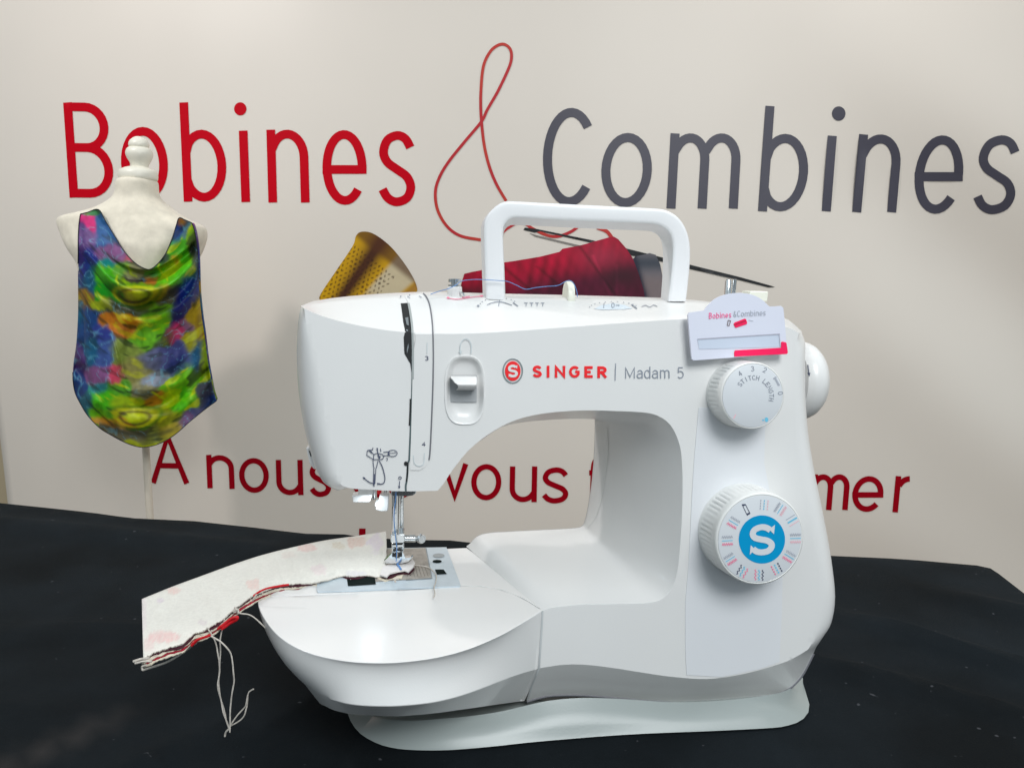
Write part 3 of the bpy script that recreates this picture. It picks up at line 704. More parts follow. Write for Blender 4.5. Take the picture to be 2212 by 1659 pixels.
# slit, thread panel, seams on the head
pan = c1([(1068, 200), (1160, 200), (1200, 290), (1222, 420), (1232, 560), (1234, 760), (1228, 1000), (1215, 1300), (1205, 1480), (1195, 1560), (1165, 1620), (1120, 1645), (1040, 1645), (1050, 1400), (1060, 1000), (1066, 700), (1066, 500), (1050, 380), (1030, 280)])
pan = [p for p in pan]
topm = [((897), 639.5), ((918), 639.5)]
pan2 = c1([(1000, 222), (1150, 205)])+pan[2:]
decal('thread_panel', [pan2], ST, WHITE, sm_t, 0.0007, thick=0.0012, grid=9)
wedge = c1([(966, 282), (1026, 278), (1050, 400), (1062, 520), (1064, 700), (1062, 900), (1044, 772), (996, 690), (990, 560), (985, 420), (975, 340)])
decal('thread_slot', [wedge], ST, DARK, sm_t, 0.0004, grid=6)
sl2 = spline(c1([(1062, 700), (1062, 900), (1056, 1100), (1048, 1300), (1036, 1560)]), 5)+spline(cr(1400, 1650, 6.637, [(750, 450), (740, 700), (720, 900), (700, 1000), (700, 1140)]), 4)
decal('slot_edge', ribbon(sl2, 4.2), ST, mat('slot_metal', rgb(96, 110, 112), 0.35, 0.3, mottle=0.1), sm_t, 0.0004)
decal('slot_gap', [circ(876.5, 1001, 4, 5, 12)]+ribbon(spline(cr(1400, 1650, 6.637, [(752, 430), (745, 560), (735, 740), (715, 900)]), 3), 3.0), ST, DARK, sm_t, 0.0006)
decal('slot_gap', ribbon(spline(c1([(1046, 1060), (1044, 1160), (1038, 1280)]), 5), 3.4), ST, DARK, sm_t, 0.0006)
decal('take_up_lever', [c1([(1002, 405), (1028, 400), (1032, 470), (1014, 462)])]+[c1([(1010, 500), (1024, 505), (1030, 640), (1018, 690)])], ST, STEEL, sm_t, 0.0009)
decal('slot_bevel', ribbon(spline(c1([(1030, 285), (1050, 400), (1062, 520), (1066, 700), (1064, 900)]), 5), 4.5), ST, mat('slot_side', rgb(160, 165, 164), 0.4, mottle=0.04), sm_t, 0.0010)
decal('panel_seam', ribbon(spline(c1([(1150, 205), (1180, 240), (1205, 310), (1222, 420), (1231, 560), (1233, 760), (1228, 1000), (1216, 1300), (1206, 1490), (1198, 1560)]), 5), 3.0, w2=3.4), ST, SEAM, sm_t, 0.0010)

# small printed marks on the head
mk = word('3', 918, 925.5, 779, 779, 10, 10, 1.5); mk_n = len(mk); mk += word('4', 911.5, 919, 963, 963, 8.5, 8.5, 1.5)
c5 = lambda pts: cr(1200, 1600, 2.552, pts)
mk_n2 = len(mk)
mk += word('7', *[c5([(592, 0)])[0][0], c5([(612, 0)])[0][0]], c5([(0, 282)])[0][1], c5([(0, 282)])[0][1], 8, 7.5, 1.3)
mk += ribbon(c5(circ(725, 438, 13, 13, 12)), 1.5, True)+ribbon(c5([(722, 468), (718, 520)]), 1.8)+[c5([(706, 515), (730, 517), (717, 540)])]
def dl(pts, wd=1.6, n=4, sp=True): return ribbon(spline(c5(pts), n) if sp and len(pts) > 2 else c5(pts), wd)
dg = []
for q in ([(425, 175), (415, 185), (413, 225), (475, 265), (478, 215), (425, 175)], [(478, 215), (510, 205), (560, 215), (572, 240), (560, 262), (475, 265)], [(425, 175), (470, 172)]): dg += dl(q, 1.6, sp=False)
for q in ([(568, 195), (625, 190)], [(570, 228), (628, 225)], [(470, 150), (465, 175)], [(505, 155), (530, 250)], [(512, 155), (520, 240)], [(540, 160), (545, 190)], [(470, 268), (475, 330), (482, 350)], [(518, 275), (505, 330), (498, 350)], [(478, 350), (474, 510)], [(497, 350), (488, 495)], [(484, 400), (480, 520)]): dg += dl(q, 1.7, sp=False)
dg += ribbon(c5(circ(655, 205, 44, 30, 16)), 1.6, True)+dl([(625, 205), (690, 200)], 1.2, sp=False)+dl([(625, 190), (620, 215), (628, 228)], 2.2)
dg += dl([(530, 275), (560, 340), (582, 430), (575, 480), (545, 496), (510, 490)], 2.0)+dl([(470, 490), (430, 475), (375, 432)], 2.0)
dg += [c5([(372, 426), (400, 437), (384, 452)]), c5([(505, 484), (540, 488), (515, 502)]), c5([(512, 225), (545, 235), (530, 262)]), c5([(425, 175), (452, 182), (478, 215), (450, 200)])]
decal('threading_diagram', dg, ST, INKB, sm_t, 0.0012)
decal('step_number', mk[:mk_n], ST, INKB, sm_t, 0.0012)
decal('step_number', mk[mk_n:mk_n2], ST, INKB, sm_t, 0.0012)
decal('step_number', mk[mk_n2:], ST, INKB, sm_t, 0.0012)
for fa in (ribbon(spline(c1([(1455, 690), (1455, 620), (1475, 580), (1502, 568), (1530, 585), (1545, 630), (1542, 690)]), 4), 2.0)+[c1([(1440, 668), (1472, 668), (1457, 698)])],
           ribbon(spline(cr(1400, 1650, 6.637, [(890, 250), (900, 400), (940, 480), (1030, 515), (1120, 480), (1150, 400), (1160, 190)]), 4), 1.8), ribbon(c1([(1183, 600), (1182, 690)]), 1.6)):
    decal('embossed_arrow', fa, ST, INKF, sm_t, 0.0014)

# maker's lettering and emblem
c2b = c2
em = circ(1107.5, 801.5, 22.6, 27.6, 40)
decal('emblem_ring', ribbon(circ(1107.5, 801.5, 20.8, 25.8, 40), 3.0, True), ST, RINGG, sm_t, 0.0005, thick=0.0005)
decal('emblem_disc', [circ(1107.5, 801.5, 16.8, 21.2, 36)], ST, INKR, sm_t, 0.0007, thick=0.0007)
def slogo(cx, cy, w_, h_, sw, k=1.0):
    s_ = [(cx+(x-.5)*w_, cy-(y-.5)*h_) for x, y in spline([(0.86, 0.88), (0.66, 0.98), (0.40, 1.0), (0.13, 0.90), (0.04, 0.73), (0.16, 0.58), (0.44, 0.515), (0.72, 0.47), (0.93, 0.36), (0.96, 0.20), (0.80, 0.05), (0.52, 0.0), (0.28, 0.03), (0.10, 0.13)], 4)]
    o = ribbon(s_, sw)
    o.append([(cx+.30*w_, cy-.42*h_), (cx+.56*w_, cy-.60*h_), (cx+.54*w_, cy-.22*h_), (cx+.40*w_, cy-.33*h_)])
    o.append([(cx-.34*w_, cy+.41*h_), (cx-.54*w_, cy+.60*h_), (cx-.52*w_, cy+.22*h_), (cx-.38*w_, cy+.32*h_)])
    return o
decal('emblem_letter', slogo(1107.5, 801.5, 17, 22, 5.6), ST, WHITE, sm_t, 0.0011)
sg = []
for ch, a, b in (('S', 1150, 1170.5), ('I', 1181, 1186.5), ('N', 1198, 1221), ('G', 1229, 1252), ('E', 1262, 1280), ('R', 1290, 1310)):
    sg += letter(ch, a, b, 816+(a-1230)*0.008, 790.5+(a-1230)*0.012, 5.9)
decal('maker_lettering', sg, ST, INKR, sm_t, 0.0006)
md = ribbon([(1329.5, 785), (1328.5, 822)], 1.8)
x = 0
for ch, a, b, t in (('M', 1350, 1371, 793), ('a', 1375, 1388, 799), ('d', 1391, 1404.5, 799), ('a', 1408, 1421, 799), ('m', 1425.5, 1446, 799), ('5', 1462.5, 1477, 793)):
    md += letter(ch, a, b, 817.5, t, 2.2, asc=1.38)
decal('model_lettering', md, ST, INKG, sm_t, 0.0006)

# dial panel on the column
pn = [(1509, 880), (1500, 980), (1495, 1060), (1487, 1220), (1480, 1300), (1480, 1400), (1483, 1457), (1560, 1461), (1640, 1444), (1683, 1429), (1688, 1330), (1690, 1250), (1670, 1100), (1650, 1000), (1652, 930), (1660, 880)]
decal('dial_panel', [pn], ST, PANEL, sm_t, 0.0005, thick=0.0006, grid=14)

# seam lines between the body shells
sl_ = [(1172.5, 1319), (1171.5, 1350), (1168.5, 1395), (1165, 1443)]
sA = [FP(u-2.6, v, 0.0008) for u, v in sl_]; sB = [FP(u+1.4, v, 0.0008) for u, v in sl_]
yA = LY(FP(1165, 1443))
for u, v, t in ((1157, 1462, .27), (1148, 1484, .58), (1139.5, 1512, .97)):
    sA.append(YP(u-2.0, v, yA+0.0215*t-0.0012)); sB.append(YP(u+1.8, v, yA+0.0215*t-0.0012))
obj('body_seam', sA+sB, [(i, i+1, i+1+len(sA), i+len(sA)) for i in range(len(sA)-1)], SEAML, sm_t, smooth=60)
tun = spline([(1312, 925), (1314, 970), (1308, 1030), (1299, 1080), (1286, 1118), (1268, 1140)], 5)
decal('tunnel_seam', ribbon(tun, 1.8), ST, mat('seam_bright', (0.82, 0.82, 0.80), 0.4, mottle=0.02), sm_t, 0.0007)
c15 = lambda pts: cr(1500, 1450, 1.952, pts)

# -- bed: tray wrapping the free arm
ZB = 0.0917
cT = lambda pts: cr(900, 2100, 1.8433, pts)
r0 = cT([(100, 195), (108, 270), (150, 360), (230, 460), (340, 540), (480, 600), (650, 640), (800, 658), (980, 662), (1150, 650), (1350, 620), (1550, 565), (1750, 480), (1900, 395), (2055, 298)])
r1 = cT([(170, 470), (212, 570), (265, 690), (340, 772), (480, 850), (650, 910), (800, 945), (980, 957), (1150, 950), (1350, 920), (1550, 865), (1750, 790), (1900, 735), (2034, 698)])
r2 = cT([(240, 660), (300, 740), (380, 830), (480, 900), (620, 980), (750, 1010), (980, 1025), (1200, 1015), (1500, 980), (1750, 945), (1930, 920)])
N = 61
Q0 = [ZP(p.x, p.y, ZB) for p in resamp(spline(r0, 6), N)]
e1 = [Vector(p) for p in spline(r1, 6)]; e2 = [Vector(p) for p in spline(r2, 6)]
def curve_hit(e, x):                       # view y of a traced curve at view x
    for a, b in zip(e, e[1:]):
        if a.x <= x <= b.x: return a.y+(b.y-a.y)*(x-a.x)/max(b.x-a.x, 1e-6)
    return None
Q1, Q2 = [], []; BACKD = MM.to_3x3() @ Vector((0, 1, 0))
cxy = Vector((sum(p.x for p in Q0)/N, max(p.y for p in Q0), 0))
for i, p in enumerate(Q0):
    t = i/(N-1)
    # wall: goes down and slightly inwards; its foot lies where the traced crease is
    inw = (cxy-p); inw.z = 0; inw.normalize(); inw = inw.lerp(BACKD, sm(.55, .95, t))
    k = 0.020*(1-sm(0.0, 0.40, t))+0.002-0.0055*sm(0.2, 0.45, t)*(1-sm(.6, .95, t))
    base = p+inw*k
    lo, hi = 0.0, 0.075                    # search the drop whose picture meets the crease
    for _ in range(40):
        mdz = (lo+hi)/2; q = base+Vector((0, 0, -mdz)); u, v = proj(q); cv = curve_hit(e1, u)
        if cv is None: cv = 1e9 if u > e1[0].x else v-1
        if v < cv: lo = mdz
        else: hi = mdz
    dz = lo
    if i == 0: dz0 = dz
    Q1.append((base, dz))
ds = [d for _, d in Q1]
good = [i for i in range(N) if 0.005 < ds[i] < 0.07 and i > 8]
d_ref = ds[good[0]] if good else 0.03
ds = [d if (i in good) else d_ref for i, d in enumerate(ds)]
for _ in range(3): ds = [sum(ds[max(0, i-4):i+5])/len(ds[max(0, i-4):i+5]) for i in range(N)]
print('tray drops', [round(d, 3) for d in ds[::6]])
Q1 = [b+Vector((0, 0, -d)) for (b, _), d in zip(Q1, ds)]
R1e = resamp([tuple(p) for p in e1], N)
for i in range(N):
    t = sm(.55, .95, i/(N-1))
    if t > 0: Q1[i] = Q1[i].lerp(YP(R1e[i].x, R1e[i].y, LY(Q0[i])+0.004*(1-i/(N-1))-0.0005), t)
Q1[-1] = FP(1167.2, 1442.5, 0.0003)
for i, p in enumerate(Q1):
    inw = (cxy-p); inw.z = 0; inw.normalize(); t = i/(N-1); inw = inw.lerp(BACKD, sm(.55, .95, t))
    base = p+inw*(0.020-0.011*(1-sm(.25, .45, t))*sm(.02, .22, t)); lo, hi = 0.0, 0.06
    for _ in range(40):
        mdz = (lo+hi)/2; u, v = proj(base+Vector((0, 0, -mdz))); cv = curve_hit(e2, u)
        if cv is None: cv = v+1 if mdz < 0.014 else v-1
        if v < cv: lo = mdz
        else: hi = mdz
    Q2.append((base, lo))
d2 = [d for _, d in Q2]; d2 = [min(max(d, 0.006), 0.03) for d in d2]
d2 = [sum(d2[max(0, i-3):i+4])/len(d2[max(0, i-3):i+4]) for i in range(N)]
print('tray under', [round(d, 3) for d in d2[::6]])
Q2 = [b+Vector((0, 0, -d)) for (b, _), d in zip(Q2, d2)]
R2e = resamp([tuple(p) for p in e2], N)
for i in range(N):
    t = sm(.5, .9, i/(N-1))
    if t > 0: Q2[i] = Q2[i].lerp(YP(R2e[i].x, R2e[i].y, LY(Q1[i])+0.021), t)
QMS = []
for f_ in (0.07, 0.15, 0.25, 0.36, 0.5, 0.64, 0.78, 0.9):
    QM = []
    for i in range(N):                     # the wall swells outwards a little at the rounded end
        p = Q0[i].lerp(Q1[i], f_); o = p-cxy; o.z = 0; o.normalize()
        t = i/(N-1); wq = sm(0.16, 0.42, t)*(1-sm(.75, 1, t))
        QM.append(p+o*(0.0052*math.sin(math.pi*f_)*(1-sm(0.10, 0.55, t))-0.0042*wq*math.sin(math.pi*f_**0.7)))
    QMS.append(QM)
seam = spline([(1171, 1318), (1130, 1293), (1085, 1275), (1040, 1267), (1000, 1266), (900, 1273), (800, 1279), (736, 1283), (640, 1287), (556, 1289)], 4)
SB = [ZP(u, v, ZB) for u, v in seam][1:-1]
def down(z): return [Vector((p.x, p.y, z)) for p in SB]
tr0 = [p.copy() for p in Q0]+SB
def back(Qx):
    n = len(SB); return [Qx[-1].lerp(Qx[0], (i+1)/(n+1))+Vector((0, 0.02*math.sin(math.pi*(i+1)/(n+1)), 0)) for i in range(n)]
rings = [tr0]+[q+back(q) for q in QMS]+[Q1+back(Q1), Q2+back(Q2)]
tv, tf = loft(rings, True, False, True)
tf_side = [f for f in tf]
p2 = [(p.x*1000, p.y*1000) for p in tr0]; pv, fs = fill2d([p2], gridpts(p2, 12))
tv, tf = weld(*join((tv, tf), ([Vector((a/1000, b/1000, ZB)) for a, b in pv], fs)), 3e-5)
obj('extension_tray', tv, tf, WHITE, sm_t, smooth=24, bevel=0.0005, wn=True)
# free arm under the plate
fa0 = [ZP(u, v, ZB-0.0002) for u, v in [(562, 1288), (736, 1281), (900, 1271.5), (1000, 1264.5), (1040, 1265.5), (1085, 1273.5), (1130, 1291.5), (1172, 1317), (1090, 1240), (1008, 1183), (960, 1185), (880, 1188), (760, 1194), (690, 1198), (640, 1215), (600, 1245)]]
fc_ = sum(fa0, Vector())/len(fa0)
fl = [[p.lerp(fc_, k)+Vector((0, 0, -dz)) for p in fa0] for dz, k in ((0, 0), (0.012, 0.02), (0.05, 0.22))]
fv, ff = loft(fl, True, False, True); p2 = [(p.x*1000, p.y*1000) for p in fa0]; pv, fs = fill2d([p2])
fv, ff = weld(*join((fv, ff), ([Vector((a/1000, b/1000, ZB-0.0002)) for a, b in pv], fs)))
obj('free_arm', fv, ff, WHITE, sm_t, smooth=35, bevel=0.0015)
BDT = bvh(fv, ff)
# needle plate
c9 = lambda pts: cr(1300, 1850, 4.367, pts)
flat = lambda z: (lambda u, v: (ZP(u, v, z), Vector((0, 0, 1))))
class ZTree:
    def __init__(s, z): s.z = z
    def ray_cast(s, o, d): t = (s.z-o.z)/d.z; return o+d*t, Vector((0, 0, 1)), 0, 0
    def find_nearest(s, p): return Vector((p.x, p.y, s.z)), Vector((0, 0, 1)), 0, 0
BZ = ZTree(ZB)
plate = c9([(-10, 830), (1555, 803), (1785, 1412), (1770, 1432), (60, 1505), (-530, 1522), (-545, 1500), (-540, 1410), (-500, 900)])
npl = decal('needle_plate', [plate], BZ, STEELB, sm_t, 0.0012, thick=0.0012, grid=20)
IM[npl] = IM[sm_t]
def sub(name, loops, m, eps, thick=0.0): return decal(name, loops, BZ, m, npl, eps, thick=thick)
sub('feed_plate', [c9([(560, 835), (1215, 818), (1312, 1310), (380, 1372)])], STEELD, 0.0015)
PVOID = mat('plate_void', (0.006, 0.012, 0.011), 0.8, mottle=0.2, spec=0.1)
fd = []
for k in range(7):
    fd += ribbon(c9([(900+k*48, 1090), (925+k*56, 1285)]), 0.9)
sub('feed_teeth', fd, mat('feed_dark', rgb(120, 114, 106), 0.5, 0.5, mottle=0.1), 0.0017)
for hl in ([(1368, 1172), (1508, 1172), (1562, 1244), (1402, 1254)], circ(1405, 1040, 75, 26, 20), [(-60, 1290), (395, 1290), (412, 1412), (50, 1438), (-40, 1440)]): sub('plate_hole', [c9(hl)], PVOID, 0.0016)
sub('plate_stamp', [c9(circ(1430, 945, 95, 34, 24))], mat('plate_stamp', rgb(176, 184, 188), 0.4, 0.6, mottle=0.08), 0.0016)
sub('plate_frame', ribbon(c9([(1225, 820), (1322, 1312), (900, 1345)]), 1.4), mat('plate_line', rgb(150, 160, 166), 0.4, 0.6, mottle=0.05), 0.0016)

# -- foot
F1 = [(751, 1540), (758, 1558), (777, 1583), (808, 1602), (840, 1613), (887, 1619), (966, 1619.5), (1061, 1612), (1164, 1601), (1354, 1586), (1544, 1578), (1660, 1572), (1695, 1568), (1727, 1558), (1743, 1543), (1749, 1527), (1744, 1506), (1733, 1470)]
F0 = [(765, 1536), (790, 1543), (830, 1552), (887, 1556), (940, 1553), (998, 1548), (1040, 1543), (1077, 1537), (1110, 1530), (1138, 1523), (1185, 1513), (1250, 1507), (1320, 1508), (1386, 1512), (1449, 1516), (1520, 1515), (1607, 1508), (1690, 1494), (1718, 1476), (1730, 1455)]
NFt = 64
g1 = [ZP(p.x, p.y, 0.0005) for p in resamp(spline(F1, 6), NFt)]
g0p = resamp(spline(F0, 6), NFt)
g0 = []
for i, p in enumerate(g0p):
    l = MI @ g1[i]
    yy = l.y+0.018 if i < NFt*0.86 else l.y+0.018-0.010*sm(NFt*0.86, NFt, i)
    q = YP(p.x, p.y, yy); g0.append(q)
print('foot z', [round(p.z, 3) for p in g0[::6]])
mid = []
fr = []
for f_ in (0, .12, .3, .5, .7, .86, 1.0):
    ring = []
    for a, b in zip(g1, g0):
        # concave-to-convex flank with a rounded top lip
        h = f_; q = a.lerp(b, h); bul = math.sin(math.pi*min(1, h))**2*0.0022
        l = MI @ q; ring.append(MM @ Vector((l.x, l.y-bul, l.z)))
    fr.append(ring)
top_in = [MM @ Vector(((MI @ p).x*0.97, (MI @ p).y+0.010, (MI @ p).z-0.012)) for p in g0]
bk = lambda ring, z=None: [MM @ Vector((0.25, 0.085, max((MI @ ring[-1]).z, 0) if z is None else z)), MM @ Vector((-0.10, 0.085, max((MI @ ring[0]).z, 0) if z is None else z))]
fr = [r+bk(r) for r in fr]+[top_in+bk(top_in)]
fv, ff = loft(fr, True, True, True)
obj('base_foot', fv, ff, FOOTM, sm_t, smooth=45, wn=False)
# near-black block: shade of the gap between tray and foot, put into colour
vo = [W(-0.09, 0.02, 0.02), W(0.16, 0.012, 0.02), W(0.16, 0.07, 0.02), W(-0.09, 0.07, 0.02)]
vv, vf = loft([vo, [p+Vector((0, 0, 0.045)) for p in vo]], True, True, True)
obj('void_shade', vv, vf, DARK, sm_t, smooth=0)

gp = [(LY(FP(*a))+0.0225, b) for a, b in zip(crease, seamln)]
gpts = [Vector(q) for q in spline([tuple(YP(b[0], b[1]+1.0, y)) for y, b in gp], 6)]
v, f = tube(gpts, 0.0011, 8); obj('base_gap_shade', v, f, SEAM, sm_t, smooth=60)  # dark tube painting the gap shadow between body and foot

# -- carry handle
ho = c2([(115, 905), (104, 600), (97, 340), (110, 250), (160, 180), (225, 128), (300, 106), (600, 120), (900, 135), (1200, 150), (1500, 165), (1600, 182), (1690, 235), (1755, 330), (1788, 450), (1790, 600), (1772, 800), (1757, 925)])
hi_ = c2([(272, 915), (265, 650), (256, 370), (264, 312), (300, 264), (360, 243), (600, 256), (800, 266), (1100, 277), (1400, 288), (1500, 296), (1570, 322), (1622, 372), (1646, 450), (1645, 560), (1638, 650), (1622, 800), (1605, 925)])
hbi = c2([(276, 890), (268, 650), (258, 420), (268, 345), (300, 312), (350, 300), (600, 310), (800, 321), (1100, 334), (1400, 346), (1470, 352), (1520, 376), (1552, 420), (1566, 480), (1570, 560), (1568, 650), (1560, 800), (1552, 900)])
HN = 70; yh = 0.052
fo_ = [YP(p.x, p.y, yh) for p in resamp(spline(ho, 6), HN)]; fi = [YP(p.x, p.y, yh) for p in resamp(spline(hi_, 6), HN)]
bi = [YP(p.x, p.y, yh+0.020) for p in resamp(spline(hbi, 6), HN)]
bo_ = [MM @ ((MI @ p)+Vector((0, 0.022, -0.001))) for p in fo_]
def shr(a, b, d): v = (b-a); return a+v.normalized()*d
fo2 = [shr(a, b, 0.003) for a, b in zip(fo_, fi)]; fo2 = [MM @ ((MI @ p)+Vector((0, -0.002, 0))) for p in fo2]
fi2 = [shr(a, b, 0.003) for a, b in zip(fi, fo_)]; fi2 = [MM @ ((MI @ p)+Vector((0, -0.002, 0))) for p in fi2]
fo1 = [shr(a, b, 0.0009) for a, b in zip(fo_, fi)]; fo1 = [MM @ ((MI @ p)+Vector((0, -0.0012, 0))) for p in fo1]
fi1 = [shr(a, b, 0.0009) for a, b in zip(fi, fo_)]; fi1 = [MM @ ((MI @ p)+Vector((0, -0.0012, 0))) for p in fi1]
hv, hf = loft([fo_, fo1, fo2, fi2, fi1, fi, bi, bo_, fo_], False)
hv, hf = [], []
rr = [fo_, fo1, fo2, fi2, fi1, fi, bi, bo_]
secs = [[r[i] for r in rr] for i in range(HN)]
hv, hf = loft(secs, True, True, True)
obj('carry_handle', hv, hf, HANDLE, sm_t, smooth=50, wn=True)

# -- dials
def dial(name, cx, cy, rpx, thick, nrid, base_k=1.04):
    c = FP(cx, cy, thick); r = rpx*pxm(c); o = c-NF*thick
    def rm(k, t):
        return 1.0-(0.028*max(0, math.cos(nrid*t))**6 if k in (3, 4, 5) else 0)
    prof = [(-0.001, r*base_k*1.015), (thick*0.10, r*base_k*1.01), (thick*0.12, r*base_k), (thick*0.16, r*base_k), (thick*0.45, r*(base_k+1.03)/2), (thick*0.72, r*1.022), (thick*0.76, r*1.02), (thick*0.93, r*1.012), (thick*0.985, r*1.0), (thick, r*0.975), (thick-0.0004, r*0.955), (thick-0.0004, 0.0)]
    v, f = lathe(o, NF, prof, 240, Vector((0, 0, 1)), rm)
    d = obj(name, v, f, DIALW, sm_t, smooth=50); IM[d] = IM[sm_t]
    n_ = NF.copy(); pc = c-NF*0.0004
    class T:
        def ray_cast(s, o, dd): t = (pc-o).dot(n_)/dd.dot(n_); return o+dd*t, n_.copy(), 0, 0
        def find_nearest(s, p): return p-n_*((p-pc).dot(n_)), n_.copy(), 0, 0
    v, f = lathe(pc+NF*0.0002, NF, [(0, r*0.95), (0.0003, r*0.95), (0.0004, r*0.94), (0.0004, 0)], 96)
    fc = obj('dial_face', v, f, DIALF, d, smooth=40)
    return d, T()
d1, T1 = dial('stitch_length_dial', 1626, 855, 72, 0.024, 46)
c3 = lambda pts: cr(2450, 1000, 2.5529, pts)
def onring(txt, cx, cy, rx, ry, a0, a1, hgt, sw, wid):
    out = []; n = len(txt)
    for i, ch in enumerate(txt):
        if ch == ' ': continue
        a = R(a0+(a1-a0)*i/(n-1)); px, py = cx+rx*math.cos(a), cy+ry*math.sin(a)
        q = a+math.pi/2
        def fn(p, px=px, py=py, q=q): return (px+p[0]*math.cos(q)-p[1]*math.sin(q), py+p[0]*math.sin(q)+p[1]*math.cos(q))
        wd = wid*WD.get(ch, 1.0)
        # rotate finished loops
        for l in letter(ch, -wd/2, wd/2, hgt/2, -hgt/2, sw): out.append([fn(p) for p in l])
    return out
cc = c3([(880, 1195)])[0]
k3 = 0.58226/2.5529
tx = onring('STITCH LENGTH', cc[0], cc[1], 168*k3, 172*k3, 219, 372, 10.5, 1.5, 7.0)
for ch, x, y, a in (('4', 750, 985, 236), ('3', 868, 940, 264), ('2', 985, 952, 293), ('0', 1132, 1170, 355)):
    px, py = c3([(x, y)])[0]; q = R(a+90)
    for l in letter(ch, -3.6, 3.6, 5.6, -5.6, 1.4): tx.append([(px+p[0]*math.cos(q)-p[1]*math.sin(q), py+p[0]*math.sin(q)+p[1]*math.cos(q)) for p in l])
decal('dial_lettering', tx, T1, INKG, d1, 0.0008)
bh = ribbon(c3([(1075, 1020), (1118, 1100)]), 3.2)+ribbon(c3([(1082, 1015), (1128, 1098)]), 1.0)+[c3([(1062, 1030), (1092, 1012), (1098, 1020), (1068, 1040)])]
decal('buttonhole_mark', bh, T1, INKL, d1, 0.0008)
decal('dial_mark', ribbon(c3([(690, 1410), (710, 1370)]), 2.2), T1, INKPL, d1, 0.0008)
decal('dial_mark', [c3(circ(1000, 1420, 18, 22, 12)), c3(circ(968, 1425, 8, 10, 8))], T1, INKC, d1, 0.0008)

d2_, T2 = dial('pattern_dial', 1642, 1164, 100, 0.030, 58)
c4 = lambda pts: cr(2450, 1600, 2.5529, pts)
decal('emblem_disc', [c4(circ(957, 1020, 219, 228, 56))], T2, BLUE, d2_, 0.0008)
ecx, ecy = c4([(957, 1022)])[0]
lg = slogo(ecx, ecy, 46, 54, 13)
lg = [[(ecx+(p[0]-ecx)*1.0+(ecy-p[1])*0.06, p[1]) for p in l] for l in lg]
decal('emblem_letter', lg, T2, DIALF, d2_, 0.0011)
dc = c4([(950, 1018)])[0]
grp = [(978, 690), (1130, 735), (1245, 840), (1275, 1010), (1215, 1182), (1098, 1302), (930, 1356), (772, 1322), (658, 1205), (630, 1032), (688, 862)]
kinds = ['line', 'zig', 'bars', 'peaks', 'peaks', 'dots', 'wave', 'wave', 'zig', 'zig', 'peaks']
for (gx, gy), kd in zip(grp, kinds):
    p = Vector(c4([(gx, gy)])[0]); rd = (p-Vector(dc)).normalized(); tn = Vector((-rd.y, rd.x)); Lh = 11.5
    low = gy > 1150
    for j, (mm, off) in enumerate(((INKB if gy > 1250 else INKL, -8.2), (INKC, 0.0), (INKP if low or gx < 720 else INKPL, 8.2))):
        if gx < 800: off = -off if gx > 720 else -off
        pts = []
        n = 12
        for i in range(n+1):
            q = -Lh+2*Lh*i/n
            wob = 0
            if kd in ('zig', 'peaks') and mm is not INKC: wob = 2.2*(1 if i % 2 else -1)
            if kd == 'wave': wob = 1.8*math.sin(i*1.6)
            c_ = p+rd*q+tn*(off*0.95+wob); pts.append((c_.x, c_.y))
        lp2 = []
        if kd == 'line' or kd == 'dots':
            for i in range(0, n, 3): lp2 += ribbon(pts[i:i+3], 2.2 if kd == 'line' else 3.0)
        else: lp2 = ribbon(pts, 3.6 if (kd == 'bars' and mm is INKC) else 1.7)
        decal('stitch_mark', lp2, T2, mm, d2_, 0.0008)
rect = c4([(770, 690), (800, 688), (845, 775), (818, 792)])
decal('buttonhole_mark', ribbon(rect, 1.4, True)+[c4([(768, 696), (800, 684), (806, 696), (776, 708)]), c4([(810, 776), (842, 764), (846, 778), (818, 794)])], T2, INKB, d2_, 0.0008)

# -- hand wheel
hx = MM.to_3x3() @ Vector((1, 0, 0))
hc = YP(1716, 822, 0.052); rr_ = 84*pxm(hc)
hwv, hwf = lathe(hc, hx, [(-0.024, rr_*0.5), (-0.006, rr_*0.55), (-0.004, rr_*0.9), (0.0, rr_*0.98), (0.004, rr_), (0.008, rr_*0.985), (0.012, rr_*0.93), (0.016, rr_*0.82), (0.0195, rr_*0.62), (0.0215, rr_*0.38), (0.0222, 0.0)], 64)
hw = obj('hand_wheel', hwv, hwf, WHITE, sm_t, smooth=40); IM[hw] = IM[sm_t]
HT = bvh(hwv, hwf)
decal('arrow_mark', ribbon(c3([(1397, 905), (1408, 985)]), 2.0)+[c3([(1396, 980), (1422, 978), (1411, 1015)])], HT, INKB, hw, 0.0006)

# -- top fittings
def stand(u, v, y, ax=(0, 0, 1)): return YP(u, v, y)
g = YP(982, 638, 0.06); k = pxm(g)
v, f = lathe(g-Vector((0, 0, 0.004)), Vector((0, 0, 1)), [(0, 16.5*k), (0.004+17*k, 16*k), (0.004+18.5*k, 14.5*k)], 32)
tg = obj('thread_guide', v, f, WHITE, sm_t, smooth=40); IM[tg] = IM[sm_t]
zt = g+Vector((0, 0, 18.5*k))
v, f = join(lathe(zt, Vector((0, 0, 1)), [(0, 14*k), (4*k, 14*k), (4.5*k, 8*k), (9*k, 8*k), (9.5*k, 13.5*k), (16*k, 13.5*k), (17.5*k, 11*k)], 28), tube([YP(993, 632, .055), YP(1001, 634, .052), YP(1003, 641, .05)], 2.2*k))
obj('tension_stud', v, f, STEEL, tg, smooth=40)
gv, gf = lathe(YP(1229, 641, 0.062)-hx*0.003, hx, [(0, 33*k), (0.0008, 34*k), (0.0046, 34*k), (0.0054, 33*k)], 48)
obj('tension_wheel', gv, gf, CREAM, sm_t, smooth=40)
pb = YP(1570, 660, 0.062); k = pxm(pb)
